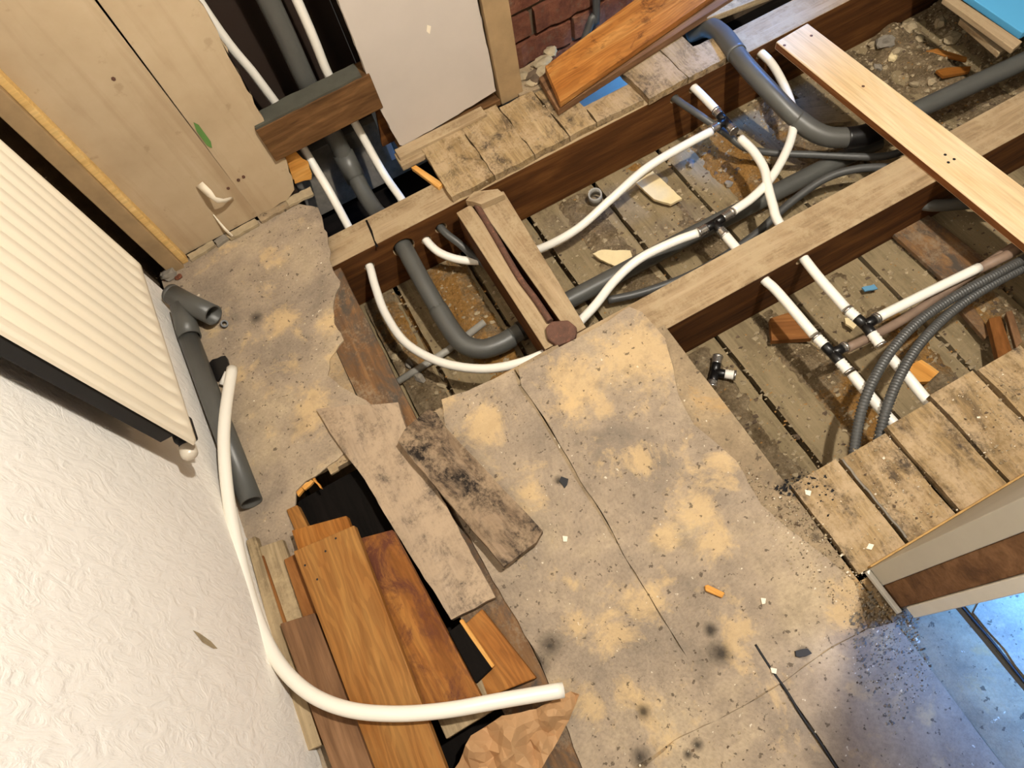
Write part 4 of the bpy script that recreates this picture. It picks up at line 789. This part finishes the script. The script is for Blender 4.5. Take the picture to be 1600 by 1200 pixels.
SLAB = ['large grey mortar stone by the rear joist, in the far rubble', 'small stone left of the large grey mortar stone', 'tan stone just right of the large grey mortar stone', 'tall pale stone near the battens in the far rubble', 'tan stone highest in the far rubble', 'flat tan stone between large grey stone and pale stone', 'cream stone below the large grey mortar stone', 'tan stone under the lower orange splinter', 'grey stone beside the pale plank in the far rubble', 'broad tan stone against the rear joist', 'tan stone by the far end of the grey waste pipe', 'tan stone left of the grey waste pipe in the far rubble', 'grey lump in the sawdust below the rear tee', 'grey lump left of the sawdust by the cream chip', 'grey lump between the two white pipes', 'upper tan stone in the first bay', 'lower tan stone at the left of the first bay', 'grey stone below the dirty pale pipe', 'tan stone near the hardboard edge in the first bay', 'grey stone inside the white loop in the first bay', 'grey stone at the right edge under the pale plank']
k = 0
for o in [o for o in COL.objects if o.name.startswith('rubble_stone')]:
    i = o['px']; del o['px']; p = STONES[i]; o.location = (p[0], p[1], SL + max(0, dirt_h(p[0], p[1])) + .004); props(o, SLAB[i], 'stone', 'chips and rubble')

# crumbs on the floor itself
f1 = [(0.3897,0.2217),(0.4303,0.1291),(0.4655,0.006),(0.5933,0.0478),(0.449,-0.0452),(0.4693,-0.1251),(0.4014,-0.175),(0.3923,-0.0832),(0.3515,0.009)]
f2 = [(0.4204,-0.0643),(0.4777,-0.1297),(0.4385,-0.2154),(0.3359,-0.2511),(0.3307,-0.1583)]
f3 = [(-0.3006,1.1797),(-0.092,1.2425),(-0.1363,0.9092),(-0.2884,0.7508),(-0.4141,0.7271),(-0.4004,0.9619)]
f4 = [(0.48,0.1408),(0.7257,0.1364),(0.9421,0.1238),(0.7842,-0.0371),(0.4713,-0.0338)]
f5 = [(-0.0175,0.214),(0.405,-0.0207),(0.2675,-0.2634),(-0.1157,-0.0677)]
f6 = [(0.2241,1.2405),(0.5501,1.2384),(0.5612,1.0979),(0.2979,1.066)]
rg = random.Random(9)
f2b = [(0.4457,-0.0492),(0.4491,-0.1197),(0.4862,-0.1343),(0.418,-0.1838),(0.3535,-0.16),(0.3624,-0.0893)]
scatter('gravel_crumbs', [(f2b, .5), (f2, .5)], 420, .0015, .0065, M['stone_grey'], fl, 0, rg, .6)
f7 = [(0.4132,0.1457),(0.4696,0.1538),(0.508,0.1245),(0.4944,0.0656),(0.4584,0.054),(0.4603,0.0984),(0.4221,0.1271)]
scatter('dark_slivers', [(f7, 1.0)], 120, .002, .007, M['dark_metal'], fl, 0, rg, .4)
scatter('floor_crumbs', [(f1, .3), (f2, .2), (f3, .12), (f4, .25), (f5, .08), (f6, .05)], 2600, .0008, .0045, M['stone'], fl, 0, rg, .6)
scatter('pale_crumbs', [(f1, .3), (f2, .25), (f3, .12), (f4, .25), (f5, .08)], 420, .0008, .004, M['paper_white'], fl, 0, rg, .6)
scatter('black_crumbs', [(f1, .3), (f2, .22), (f3, .14), (f4, .18), (f5, .16)], 1100, .0008, .004, M['mortar'], fl, 0, rg, .4)

# ------------------------------------------------------------------ crumpled brown paper
def paper():
    from mathutils.geometry import delaunay_2d_cdt
    rp = random.Random(4); poly = [(-0.2846,0.0185),(-0.2392,0.0484),(-0.1811,0.0498),(-0.1296,0.0335),(-0.0675,0.0299),(-0.0578,0.0194),(-0.0914,-0.0053),(-0.1225,-0.0222),(-0.1781,-0.0507),(-0.2669,-0.1145),(-0.3566,-0.0701)]
    B = [Vector((p.x, p.y)) for p in jagged([Vector((a, b, 0)) for a, b in poly], .012, .0008, rp)]; nb = len(B); pl = [tuple(p) for p in B]
    pts = list(B); xs = [p.x for p in B]; ys = [p.y for p in B]
    for _ in range(700):
        x = rp.uniform(min(xs), max(xs)); y = rp.uniform(min(ys), max(ys))
        if inpoly(x, y, pl): pts.append(Vector((x, y)))
    v, e, f, *_ = delaunay_2d_cdt(pts, [], [list(range(nb))], 1, 1e-5)
    def h(x, y):
        a = abs(mn.noise(Vector((x * 13, y * 13, 3)))); b = abs(mn.noise(Vector((x * 30 + 4, y * 26, 8))))
        edge = min(1, max(0, (.06 - x) / .09)); return .003 + (.085 * a + .035 * b) * (.12 + .88 * edge)
    o3 = v[0]; me = bpy.data.meshes.new('crumpled_paper'); me.from_pydata([(p.x - o3.x, p.y - o3.y, h(p.x, p.y)) for p in v], [], f); o = link('crumpled_paper', me, M['kraft']); o.location = (o3.x, o3.y, 0)
    o.modifiers.new('sheet', 'SOLIDIFY').thickness = .0008
    props(o, 'crumpled brown paper sheet at the near end of the pile', 'paper')
paper()
